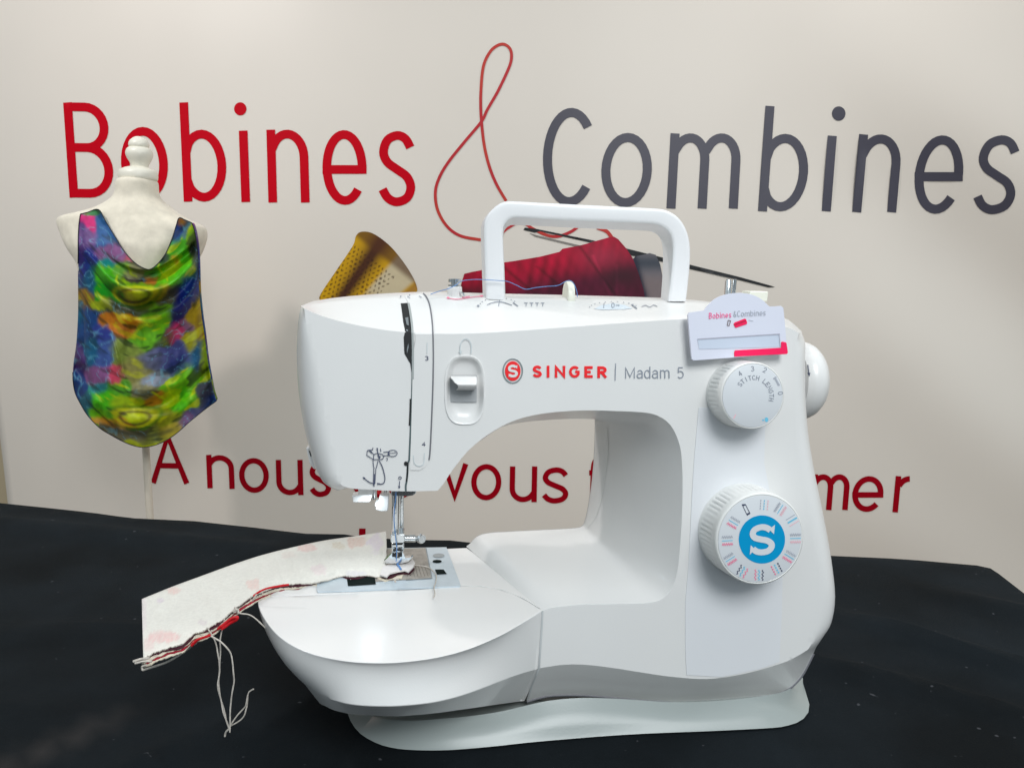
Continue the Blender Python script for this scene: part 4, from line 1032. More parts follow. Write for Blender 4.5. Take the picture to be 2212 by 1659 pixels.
v, f = join(lathe(pb, Vector((0, 0, 1)), [(0, 7*k), (52*k, 7*k), (54*k, 5.5*k), (56*k, 5.5*k)], 20), lathe(pb+hx*13*k+Vector((0, 0, 0)), Vector((0.02, 0, 1)), [(0, 4.5*k), (55*k, 4.5*k), (56*k, 3*k)], 16))
obj('bobbin_spindle', v, f, STEEL, sm_t, smooth=40)
sb_ = YP(1630, 640, 0.066); k = pxm(sb_)
v, f = box(sb_, hx*21*k, MM.to_3x3() @ Vector((0, 0.008, 0)), Vector((0, 0, 11*k)))
obj('bobbin_stopper', v, f, CREAM, sm_t, bevel=0.001)
# printed scales on the top
tk = []
def arcdots(cx, cy, rx, ry, n, a0, a1, r): return [circ(cx+rx*math.cos(R(a0+(a1-a0)*i/(n-1))), cy-ry*math.sin(R(a0+(a1-a0)*i/(n-1))), r, r*0.7, 8) for i in range(n)]
tk += arcdots(1077, 660, 40, 15, 9, 170, 30, 1.3)+ribbon(spline([(1052, 660), (1065, 655), (1079, 653), (1092, 656), (1106, 661)], 4), 1.5)+ribbon([(1079, 650), (1077, 663)], 1.6)+ribbon([(1108, 655), (1119, 663)], 2.2)+[circ(1033, 662, 3, 2, 8)]
for i in range(4): tk += ribbon([(1132+i*12, 656), (1140+i*12, 656)], 1.4)+ribbon([(1137+i*12, 656), (1136+i*12, 663)], 1.6)
tk_n = len(tk)
tk += arcdots(1325, 667, 52, 14, 11, 170, 20, 1.2)+ribbon([(1305, 656), (1304, 667)], 1.4)+ribbon(circ(1324, 661, 3, 5, 12), 1.3, True)+ribbon([(1330, 661), (1338, 661)], 1.5)+ribbon([(1364, 659), (1376, 668)], 2.2)+ribbon(spline([(1386, 664), (1395, 661), (1404, 665), (1412, 660), (1420, 664)], 3), 1.3)
decal('scale_print', tk[:tk_n], ST, INKG, sm_t, 0.0006)
decal('scale_print', tk[tk_n:], ST, INKG, sm_t, 0.0006)
decal('scale_window', [[(1283, 668), (1300, 660), (1325, 656), (1350, 660), (1366, 667), (1350, 669), (1300, 670)]], ST, mat('scale_blue', rgb(212, 222, 230), 0.4, mottle=0.02), sm_t, 0.0003, grid=5)
decal('path_print', ribbon(spline([(966, 645), (985, 648), (1004, 646), (1024, 643), (1044, 641)], 4), 1.4)+[circ(968, 645, 3.4, 2.0, 8), circ(1040, 641, 4, 1.6, 8)]+ribbon([(998, 644), (1015, 642)], 1.8), ST, INKP, sm_t, 0.0007)
decal('guide_print', [circ(866, 644, 2, 1.5, 8), circ(885, 641, 1.8, 1.2, 8)]+ribbon([(880, 643), (886, 648)], 1.2)+ribbon([(905, 643), (911, 646)], 1.2), ST, INKG, sm_t, 0.0014)

# -- light-coloured thread cutter on the left side
ct = [YP(*p, 0.022) for p in [(661, 967), (676, 966), (684, 985), (689, 1012), (678, 1014), (668, 1000)]]
v, f = loft([ct, [p+(MM.to_3x3() @ Vector((0, 0.012, 0))) for p in ct]], True, True, True)
tcut = obj('thread_cutter', v, f, WHITE, sm_t, bevel=0.0008); IM[tcut] = IM[sm_t]
cs = [YP(*p, 0.0212) for p in [(667, 974), (672, 973), (675, 984), (671, 986)]]
obj('cutter_slit', cs, [(0, 1, 2, 3)], DARK, tcut, smooth=0)

# -- needle bar, clamp, presser foot
npos = MI @ ZP(857, 1212, ZB+0.004); NY = npos.y
print('needle local', npos)
def NB(u, v, dy=0.0): return YP(u, v, NY+dy)
U = Vector((0, 0, 1)); fwd = MM.to_3x3() @ Vector((0, -1, 0))
def cyl(a, b, rpx, m, name, parent, n=20, ends=None):
    k = pxm(a); ax = b-a
    v, f = lathe(a, ax, [(0, rpx*k), (ax.length, (ends or rpx)*k)], n); o = obj(name, v, f, m, parent, smooth=40, bevel=0.0003); IM[o] = IM[sm_t]; return o
nb = cyl(NB(853.5, 1160), NB(853.5, 1040), 6.8, STEEL, 'needle_bar', sm_t)
cyl(NB(866.5, 1180, 0.012), NB(866.5, 1040, 0.012), 6.0, STEEL, 'presser_bar', sm_t)
c5b = c5
fl_ = [NB(*p, -0.004) for p in c5([(640, 566), (878, 566), (880, 585), (850, 606), (800, 614), (650, 612), (638, 600)])]
v, f = loft([fl_, [p-fwd*0.012 for p in fl_]], True, True, True); obj('thread_guide_plate', v, f, STEEL, sm_t, bevel=0.0006)
cl = [NB(*p, -0.008) for p in c5([(634, 978), (770, 972), (772, 1042), (762, 1056), (648, 1062), (636, 1050)])]
v, f = loft([cl, [p-fwd*0.016 for p in cl]], True, True, True); clamp = obj('needle_clamp', v, f, STEEL, sm_t, bevel=0.0012, seg=3); IM[clamp] = IM[sm_t]
a_, b_ = NB(*c5([(768, 1012)])[0]), NB(*c5([(872, 1012)])[0])
cyl(a_, b_, 8.5, STEEL, 'clamp_screw', clamp); cyl(b_, NB(*c5([(900, 1012)])[0]), 6, STEEL, 'clamp_neck', clamp)
kc = NB(*c5([(930, 1008)])[0]); kk = pxm(kc)
v, f = lathe(kc-hx*0.0018+fwd*0.0, (hx*0.55+fwd*0.8), [(0, 9*kk), (0.0006, 10.2*kk), (0.0034, 10.2*kk), (0.0042, 9*kk)], 28, None, lambda k, t: 1+0.03*math.cos(18*t)); obj('screw_knob', v, f, STEEL, clamp, smooth=30)
sh = [NB(*p, -0.006) for p in c5([(645, 1062), (764, 1058), (762, 1150), (648, 1150)])]
v, f = loft([sh, [p-fwd*0.012 for p in sh]], True, True, True); obj('foot_shank', v, f, STEEL, sm_t, bevel=0.0008)
v, f = join(*[box(NB(*c5([p])[0], -0.0065), hx*w_*pxm(cl[0]), fwd*0.0008, U*1.6*pxm(cl[0])) for p, w_ in (((702, 1066), 11), ((702, 1120), 9))])
obj('shank_gap', v, f, DARK, sm_t, smooth=0)
ft = []
zf = ZB+0.0066
ft_px = c5([(575, 1228), (640, 1165), (650, 1150), (672, 1150), (676, 1200), (722, 1200), (728, 1152), (752, 1150), (762, 1165), (775, 1200), (830, 1195), (850, 1180), (800, 1232), (760, 1240), (640, 1240)])
fp = [NB(*p, -0.012) for p in ft_px]
pv, fs = fill2d([ft_px]); a = [NB(*p, -0.012) for p in pv]; v, f = loft([fp, [p-fwd*0.004 for p in fp]], True); v, f = join((v, f), (a, fs), ([p-fwd*0.004 for p in a], fs))
obj('presser_foot', v, f, STEEL, sm_t, smooth=30)
for wn_ in ([(650, 1148), (688, 1148), (688, 1188), (650, 1188)], [(706, 1148), (746, 1148), (744, 1188), (706, 1188)]):
    obj('foot_gap', [NB(*p, -0.0124) for p in c5(wn_)], [(0, 1, 2, 3)], DARK, sm_t, smooth=0)
sole = [ZP(*p, zf) for p in c5([(590, 1252), (620, 1215), (770, 1205), (815, 1190), (800, 1235), (740, 1252)])]
v, f = loft([sole, [p+Vector((0, 0, 0.0018)) for p in sole]], True, True, True); obj('foot_sole', v, f, STEEL, sm_t, bevel=0.0005)
cyl(NB(690*.2281+698.7, 1150, -0.009), NB(857, 1214, -0.009), 1.6, STEEL, 'needle', sm_t, 8, 0.7)
# needle threader hanging under the head
for nm, q, dy in (('needle_threader', [(270, 610), (330, 600), (330, 545), (470, 545), (462, 610), (440, 668), (420, 674), (278, 676)], -0.006), ('threader_hook', [(488, 690), (525, 664), (534, 605), (622, 612), (614, 740), (604, 758), (545, 760), (490, 742), (500, 722), (486, 712)], -0.008)):
    pts = [NB(*p, dy) for p in c5(q)]
    pv, fs = fill2d([c5(q)]); a = [NB(*p, dy) for p in pv]; bb = [p-fwd*0.010 for p in a]
    v, f = loft([pts, [p-fwd*0.010 for p in pts]], True); v, f = weld(*join((v, f), (a, fs), (bb, fs)))
    obj(nm, v, f, CREAM if False else WHITE, sm_t, smooth=30, bevel=0.0008)
v, f = join(lathe(NB(*c5([(480, 640)])[0], 0.006), U, [(0, 6*kk), (0.02, 6*kk)], 12), lathe(NB(*c5([(595, 605)])[0], 0.008), U, [(0, 5*kk), (0.02, 5*kk)], 12))
obj('threader_rod', v, f, STEEL, sm_t)
cyl(NB(*c5([(530, 590)])[0], 0.0), NB(*c5([(530, 540)])[0], 0.0), 4.5, INKR, 'red_pin', sm_t)
# the machine's own lamp under the head
led = bpy.data.lights.new('machine_lamp', 'AREA'); led.size = 0.012; led.energy = 0.011; led.color = (0.80, 0.92, 1.0)
lo = bpy.data.objects.new('machine_lamp', led); COL.objects.link(lo)
lo.parent = sm_t
lp_ = MI @ NB(800, 1064, -0.012); lo.location = (lp_.x, lp_.y-0.004, lp_.z-0.002); lo.rotation_euler = (R(-8), 0, 0)

# ================================================================== NAME CARD
def CPt(u, v, off): return FP(u, v, off)
card = thing('name_card', 'white plastic name card with pink corner strip clipped on the machine above its upper dial', 'name card', Matrix.Translation(FP(1590, 720, 0.01)))
co = c3([(262, 432), (275, 408), (345, 398), (422, 388)])+spline(c3([(424, 380), (450, 345), (520, 280), (610, 240), (740, 222), (870, 240), (960, 285), (1030, 350)]), 5)+c3([(1080, 350), (1140, 345), (1165, 362), (1172, 430), (1184, 560), (1194, 690), (1204, 795), (1192, 803), (900, 818), (640, 838), (318, 862), (298, 850), (285, 700)])
CO = 0.0095
class CTree:
    def __init__(s, o): s.o = o; s.p = FP(1590, 720, o)
    def ray_cast(s, o, d): t = (s.p-o).dot(NF)/d.dot(NF); return o+d*t, NF.copy(), 0, 0
    def find_nearest(s, p): return p-NF*((p-s.p).dot(NF)), NF.copy(), 0, 0
CT = CTree(CO)
pv, fs = fill2d([co]); fr_ = [FP(*p, CO) for p in pv]; l0 = [FP(*p, CO) for p in co]
v, f = loft([l0, [p-NF*0.0022 for p in l0]], True); v, f = weld(*join((v, f), (fr_, fs), ([p-NF*0.0022 for p in fr_], fs)))
obj('card_plate', v, f, CARD, card, smooth=30, bevel=0.0006)
decal('card_window', [c3([(350, 660), (1128, 612), (1140, 736), (366, 755)])], CT, CARDW, card, 0.0003)
decal('window_edge', ribbon(c3([(350, 660), (1128, 612)]), 2.6)+ribbon(c3([(1120, 614), (1132, 736)]), 1.4), CT, mat('window_lip', rgb(178, 178, 192), 0.4, mottle=0.03), card, 0.0006)
decal('pink_strip', [c3([(1142, 690), (1150, 683), (1184, 690), (1192, 700), (1204, 788), (1196, 800), (700, 825), (696, 790), (704, 766), (1140, 742)])], CT, PINK, card, 0.0006, thick=0.0006)
decal('pink_lettering', word('Bobines', *[c3([(458, 0)])[0][0], c3([(670, 0)])[0][0]], c3([(0, 468)])[0][1], c3([(0, 455)])[0][1], 9.0, 13.0, 1.5), CT, PINKT, card, 0.0005)
decal('grey_lettering', word('&Combines', *[c3([(690, 0)])[0][0], c3([(995, 0)])[0][0]], c3([(0, 450)])[0][1], c3([(0, 436)])[0][1], 9.0, 13.0, 1.2), CT, INKL, card, 0.0005)
decal('reel_print', [c3([(690, 515), (700, 502), (795, 466), (808, 470), (820, 505), (815, 518), (715, 552), (704, 546)])], CT, PINK, card, 0.0005)
decal('reel_shade', [c3([(697, 518), (800, 480), (806, 492), (702, 530)])], CT, PINKD, card, 0.0008)
decal('thimble_print', ribbon(c3([(632, 530), (640, 482), (664, 486), (648, 534), (632, 530)]), 1.5), CT, mat('umber_print', rgb(120, 100, 100), 0.5, mottle=0.05), card, 0.0005)
decal('needle_print', ribbon(c3([(835, 480), (878, 490)]), 1.0), CT, INKL, card, 0.0005)

# ================================================================== PATCHWORK STRIP
cF = lambda pts: cr(450, 1950, 1.8433, pts)
far = cF([(1812, 38), (1600, 70), (1390, 100), (1200, 140), (980, 195), (780, 258), (560, 338), (350, 415), (140, 500)])
near = cF([(1815, 250), (1815, 335), (1760, 352), (1700, 341), (1600, 348), (1500, 345), (1400, 368), (1280, 392), (1180, 400), (1100, 408), (1010, 430), (920, 468), (780, 560), (680, 650), (600, 702), (500, 738), (440, 790), (380, 818), (270, 848), (150, 908)])
strip = thing('fabric_strip', 'cream printed patchwork strip with frayed edge held under the needle', 'fabric', Matrix.Translation(ZP(600, 1230, ZB)))
NU, NVv = 150, 34
fa_ = resamp(spline(far, 6), NU); ne_ = resamp(spline(near, 6), NU)
def striptop(i, j, drop=0.0, ext=0.0):
    t = j/(NVv-1); s = i/(NU-1)
    a, b = fa_[i], ne_[i]
    z = ZB+0.0055-0.000*s
    z += 0.0012*math.sin(s*9+1)*sm(0.45, 1, s)+0.0016*noise.noise(Vector((s*14, t*3, 4)))*t+0.0009*noise.noise(Vector((s*26, t*6, 14)))+0.0010*noise.noise(Vector((s*6, t*2, 1)))*1.6
    z -= 0.0026*sm(0.75, 1.0, t)*(1-sm(0.40, .5, s))
    A = ZP(a.x, a.y, z); B = ZP(b.x, b.y, z)
    p = A.lerp(B, t)
    edge_w = 0.0022*noise.noise(Vector((s*22, 0.5, drop*900)))+0.0012*noise.noise(Vector((s*90, 1.5, drop*900)))
    if t > 0.99: p = p+(B-A).normalized()*(edge_w+ext)
    p = p+Vector((0, 0, -drop)); return p
blobs = [((1610, 110), 90, 38, 0.55, (0.62, 0.34, 0.26)), ((1740, 120), 60, 70, 0.5, (0.62, 0.50, 0.66)), ((1270, 150), 70, 28, 0.55, (0.70, 0.36, 0.34)), ((1350, 300), 60, 40, 0.35, (0.66, 0.42, 0.50)), ((1480, 130), 60, 30, 0.45, (0.55, 0.44, 0.28)), ((360, 440), 60, 28, 0.5, (0.75, 0.40, 0.36)), ((270, 510), 30, 16, 0.4, (0.50, 0.34, 0.52)), ((900, 400), 50, 40, 0.5, (0.75, 0.40, 0.36)), ((290, 760), 110, 46, 0.6, (0.74, 0.36, 0.36)), ((190, 810), 40, 50, 0.45, (0.7, 0.42, 0.42)), ((560, 660), 40, 24, 0.35, (0.52, 0.36, 0.46)), ((150, 600), 24, 160, 0.35, (0.72, 0.55, 0.62)), ((1600, 330), 90, 24, 0.3, (0.5, 0.46, 0.62)), ((1150, 200), 60, 26, 0.2, (0.7, 0.45, 0.4))]
def quilt(u, v):
    x, y = (u/0.58226-450)*1.8433, (v/0.58226-1950)*1.8433
    c = Vector((0.725, 0.70, 0.64))
    for (bx, by), rx, ry, k, col in blobs:
        n = 0.45*noise.noise(Vector((x*0.022, y*0.022, rx)))+0.25*noise.noise(Vector((x*0.07, y*0.07, rx)))
        d = math.hypot((x-bx)/rx, (y-by)/ry)+n
        e = (1-sm(0.75, 1.0, d))
        lines = 0.75+0.45*noise.noise(Vector((x*0.11, y*0.11, by)))
        c = c.lerp(Vector(col), min(1, max(0, e*k*lines)))
    return tuple(c)
def layer(drop, m, name, ext, colfn=None, th=0.0009, j0=0, label=None):
    V = [striptop(i, j, drop, ext if j == NVv-1 else 0) for i in range(NU) for j in range(j0, NVv)]
    n = NVv-j0
    Fc = [(i*n+j, (i+1)*n+j, (i+1)*n+j+1, i*n+j+1) for i in range(NU-1) for j in range(n-1)]
    cols = [colfn(*proj(p)) for p in V] if colfn else None
    return obj(name, V, Fc, m, strip, smooth=80, solid=th, cols=cols, label=label)
layer(0.0, QUILT, 'top_cloth', 0.0, quilt)
layer(0.0013, LAYM, 'maroon_layer', 0.0002)
layer(0.0024, LAYC, 'cream_layer', 0.0016)
layer(0.0036, LAYR, 'red_layer', 0.0012)
layer(0.0046, LAYC, 'cream_layer', 0.0026)
for k_, amp, m_ in ((0.0, .0012, THREADW), (0.0024, .0016, THREADW)):
    pts = []
    for i in range(0, NU*3):
        f_ = i/3; i0 = min(int(f_), NU-2); t = f_-i0
        if i0 < 12: continue
        p = striptop(i0, NVv-1, k_).lerp(striptop(i0+1, NVv-1, k_), t)
        pts.append(p+Vector((0.0006*noise.noise(Vector((i*.9, k_*99, 1))), -0.0003+amp*noise.noise(Vector((i*.45, 3, k_*99))), amp*0.8*noise.noise(Vector((i*.5, 7, k_*99))))))
    v, f = tube(pts, 0.00028, 5); obj('frayed_edge', v, f, m_, strip, smooth=60)
# end of the strip beside the needle: turned seam allowance
tabp = c9([(575, 1085), (700, 1060), (860, 1040), (950, 1020), (1010, 985), (1050, 1050), (1020, 1110), (940, 1190), (880, 1165), (780, 1180), (640, 1215), (590, 1270), (480, 1235), (520, 1110)])
ZT2 = ZTree(ZB+0.0046)
decal('seam_allowance', [tabp], ZT2, QUILT, strip, 0.0005, thick=0.0011, colfn=lambda u, v: (0.72, 0.68, 0.66), grid=6)
ZT3 = ZTree(ZB+0.0022)
decal('maroon_layer', [c9([(590, 1275), (640, 1210), (780, 1180), (880, 1165), (950, 1190), (1030, 1115), (1040, 1140), (960, 1215), (860, 1215), (760, 1235), (680, 1280), (600, 1300)])], ZT3, LAYM, strip, 0.0004, thick=0.001)
decal('cream_layer', [c9([(400, 1255), (470, 1280), (560, 1315), (680, 1280), (760, 1250), (880, 1180), (900, 1190), (850, 1245), (830, 1300), (770, 1290), (720, 1330), (690, 1300), (560, 1345), (450, 1300)])], ZTree(ZB+0.0014), LAYC, strip, 0.0004, thick=0.0008)
# loose threads of the strip
def near_plane(u, v, k=0.0):
    best = None
    for i in range(0, NU, 2):
        p = striptop(i, NVv-1)
        d = abs(proj(p)[0]-u)
        if best is None or d < best[0]: best = (d, p)
    p0 = best[1]; return hit(u, v, p0+Vector((0, -0.001-k, 0)), Vector((0, 1, 0)))
def thr(name, pts, r, m, k=0.0, n=6, x0=None):
    pp = spline(cF(pts), n)
    pl = near_plane(*(x0 or pp[0]), k)
    P3 = [hit(u, v, pl, Vector((0, 1, 0)))+Vector((0, 0.002*noise.noise(Vector((u*.03, v*.03, k*1000))), 0)) for u, v in pp]
    v, f = tube(P3, r, 6); return obj(name, v, f, m, strip, smooth=60)
for q, r_, k_ in (([(590, 690), (640, 790), (665, 900), (668, 1000), (662, 1080), (675, 1180), (700, 1290), (740, 1395)], .00052, 0), ([(705, 640), (682, 750), (675, 900), (670, 1000), (668, 1100), (690, 1230), (735, 1380)], .00052, .003), ([(605, 757), (680, 790), (735, 850), (762, 950), (770, 1050), (762, 1120), (746, 1220), (742, 1410)], .00052, .005),
                  ([(740, 1372), (790, 1300), (850, 1230), (866, 1150), (882, 1130), (905, 1115)], .0005, .004), ([(745, 1370), (830, 1312), (856, 1240), (866, 1150)], .0005, .003), ([(745, 1380), (715, 1410), (708, 1440)], .0007, .002),
                  ([(790, 590), (870, 606), (930, 648), (988, 702)], .00052, .002), ([(620, 715), (500, 806), (390, 890), (280, 945), (150, 982)], .00075, .002), ([(150, 982), (145, 960), (175, 950)], .0007, .002), ([(80, 930), (130, 915), (190, 905)], .0008, .002), ([(95, 940), (160, 925), (210, 925)], .0007, .003), ([(930, 460), (880, 530), (800, 575), (700, 640), (600, 730), (470, 830), (360, 880)], .0008, .003), ([(770, 560), (785, 590), (760, 590), (790, 575), (800, 600)], .0007, .004)):
    thr('loose_thread', q, r_, THREADW, k_, x0=cF([(640, 700)])[0] if q[0][1] > 1000 else None)
thr('red_yarn', [(665, 700), (710, 665), (760, 632), (795, 620), (788, 640), (740, 668), (690, 700)], .0011, THREADR, .002)
thr('red_yarn', [(905, 478), (960, 442), (1030, 420), (1145, 404)], .0008, THREADR, .001)
thr('red_yarn', [(480, 820), (520, 782), (570, 760), (610, 745)], .0010, THREADR, .003)
# frayed white tail on the plate
tl = [ZP(*p, ZB+0.003) for p in spline(c9([(1045, 1075), (1150, 1085), (1260, 1110), (1340, 1170), (1390, 1240), (1385, 1340), (1355, 1440), (1370, 1540), (1345, 1600)]), 5)]
v, f = tube(tl, 0.0005, 6); obj('loose_thread', v, f, THREADW, strip, smooth=60)
for q in ([(870, 985), (930, 960), (990, 935), (985, 970), (900, 1020)], [(880, 1010), (960, 985), (1000, 960)], [(730, 1340), (720, 1300), (780, 1290)]):
    v, f = tube([ZP(*p, ZB+0.008) for p in spline(c9(q), 5)], 0.0008, 6); obj('loose_thread', v, f, THREADW, strip, smooth=60)

# ================================================================== BLUE THREAD
bt = thing('blue_thread', 'thin blue sewing thread running over the machine top and down to the needle', 'thread', Matrix.Translation(YP(1100, 610, 0.055)))
t1 = spline([(930, 636), (950, 629), (968, 624), (985, 616), (999, 607), (1030, 604), (1070, 606), (1095, 608), (1115, 616), (1135, 625), (1155, 622), (1180, 619), (1205, 617), (1222, 608), (1232, 607), (1240, 614), (1246, 630), (1247, 642)], 5)
v, f = tube([YP(u, v_, 0.046) for u, v_ in t1], 0.0003, 6); obj('upper_run', v, f, THREADB, bt, smooth=60)
t2 = spline(c5([(690, 600), (668, 800), (682, 990), (690, 1060), (695, 1130), (690, 1200), (688, 1232)]), 5)
v, f = tube([NB(u, v_, -0.013) for u, v_ in t2], 0.0004, 6); obj('needle_run', v, f, THREADB, bt, smooth=60)
v, f = tube([ZP(u, v_, ZB+0.0062) for u, v_ in spline(c9([(748, 1035), (775, 1075), (818, 1140)]), 4)], 0.0008, 6); obj('seam_stitch', v, f, THREADB, bt, smooth=60)

# ================================================================== DRESS FORM
MY = 1.93
cM = lambda pts: cr(200, 450, 2.0743, pts)
def MP(x, y): return WY(*cM([(x, y)])[0], MY)
k = pxm(MP(650, 700))*0.58226/2.0743            # metres per crop px
dm = thing('dress_form', 'cream lace covered dress form on a thin pole wearing the colourful top', 'dress form', Matrix.Translation(Vector((MP(650, 700).x, MY, -0.75))))
def lat_px(name, axx, prof, m, n=48, lab=None):
    o = MP(axx, prof[0][0]); v, f = lathe(o, Vector((0, 0, -1)), [((y-prof[0][0])*k, r*k) for y, r in prof], n, Vector((1, 0, 0)))
    return obj(name, v, f, m, dm, smooth=50)
lat_px('finial', 650, [(117, 2), (120, 20), (130, 40), (148, 60), (165, 70), (182, 73), (194, 70), (199, 66), (203, 76), (215, 88), (235, 96), (255, 96), (280, 88), (305, 74), (328, 62), (342, 58), (352, 66), (360, 80)], FIN)
lat_px('neck_cap', 645, [(352, 60), (362, 95), (378, 125), (392, 136), (408, 139), (428, 139), (442, 136), (450, 130), (452, 118)], FIN)
ext = [(440, 500, 785), (500, 497, 786), (560, 492, 790), (600, 465, 815), (630, 430, 845), (660, 382, 885), (690, 310, 925), (715, 205, 965), (735, 105, 1000), (755, 62, 1050), (780, 52, 1110), (805, 56, 1150), (840, 70, 1164), (900, 97, 1162), (960, 130, 1135), (1020, 165, 1112), (1100, 190, 1100), (1250, 212, 1090), (1450, 235, 1075), (1650, 240, 1080), (1850, 245, 1085), (2050, 300, 1040), (2180, 360, 980), (2280, 430, 900)]
dep = [.056, .056, .057, .060, .064, .070, .076, .080, .082, .084, .087, .090, .094, .100, .108, .115, .122, .126, .118, .108, .112, .118, .118, .10]
ext = [(y, a if y < 1050 else a+46, b if y < 1050 else b-46) for y, a, b in ext]
dep = [min(d, .108) for d in dep]
def tdepth(x, y):
    for ((y0, a0, b0), d0), ((y1, a1, b1), d1) in zip(zip(ext, dep), list(zip(ext, dep))[1:]):
        if y0 <= y <= y1:
            t = (y-y0)/(y1-y0); a = a0+(a1-a0)*t; b = b0+(b1-b0)*t; d = d0+(d1-d0)*t
            q = min(1, abs(x-(a+b)/2)/((b-a)/2)); return d*(1-q**2.4)**(1/2.4) if q < 1 else 0
    return 0
rg = []
for (y, a, b), d in zip(ext, dep):
    c = MP((a+b)/2, y); h = (b-a)/2*k; ring = []
    for i in range(64):
        t = 2*math.pi*i/64; ct, st = math.cos(t), math.sin(t)
        e = 2.0 if y < 620 else 2.4
        ring.append(c+Vector((h*math.copysign(abs(ct)**(2/e), ct), d*math.copysign(abs(st)**(2/e), st), 0)))
    rg.append(ring)
rg2 = []
for a in range(len(rg)):
    rg2.append(rg[a])
v, f = loft(rg2, True, True, True)
TORT = bvh(v, f)
tor = obj('torso', v, f, LACE, dm, smooth=60)
sb2 = tor.modifiers.new('sub', 'SUBSURF'); sb2.levels = 1; sb2.render_levels = 2
pa = MP(695, 2300); v, f = lathe(Vector((pa.x, MY, -0.75)), Vector((0, 0, 1)), [(0, 0.0093), (pa.z+0.75, 0.0093)], 24); obj('pole', v, f, POLE, dm, smooth=40)
v, f = lathe(Vector((pa.x, MY, -0.755)), Vector((0, 0, 1)), [(0, 0.16), (0.012, 0.16), (0.02, 0.14), (0.03, 0.03), (0.05, 0.012)], 40); obj('stand_base', v, f, POLE, dm, smooth=40)

# ================================================================== SILK TOP
O8 = 700*2.0743
def y8(y): return y+O8
Tp = spline([(205, 716), (260, 702), (345, 681), (400, 770), (470, 885), (545, 1005), (620, 1085), (680, 1125), (740, 1140), (800, 1098), (860, 1020), (912, 900), (945, 795), (965, 744), (1010, 760), (1062, 782)], 6)
Bt = spline([(146, y8(480)), (150, y8(560)), (166, y8(640)), (205, y8(720)), (260, y8(810)), (350, y8(905)), (440, y8(962)), (540, y8(1015)), (620, y8(1045)), (690, y8(1056)), (780, y8(1040)), (870, y8(1000)), (950, y8(945)), (1040, y8(865)), (1120, y8(800)), (1190, y8(745)), (1252, y8(700))], 6)
Lp = spline([(205, 716), (194, 790), (188, 900), (188, 1030), (185, 1150), (186, 1300), (186, 1452), (180, y8(150)), (170, y8(280)), (152, y8(400)), (146, y8(480))], 6)
Rp = spline([(1062, 782), (1085, 850), (1105, 980), (1112, 1120), (1116, 1250), (1122, 1350), (1138, 1500), (1160, y8(200)), (1185, y8(400)), (1215, y8(560)), (1232, y8(640)), (1252, y8(700))], 6)
GU, GV = 130, 190
TT, BB, LL, RR_ = resamp(Tp, GU), resamp(Bt, GU), resamp(Lp, GV), resamp(Rp, GV)
def coons(i, j):
    u, v = i/(GU-1), j/(GV-1)
    a = TT[i]*(1-v)+BB[i]*v; b = LL[j]*(1-u)+RR_[j]*u
    c = TT[0]*(1-u)*(1-v)+TT[-1]*u*(1-v)+BB[0]*(1-u)*v+BB[-1]*u*v
    return a+b-c
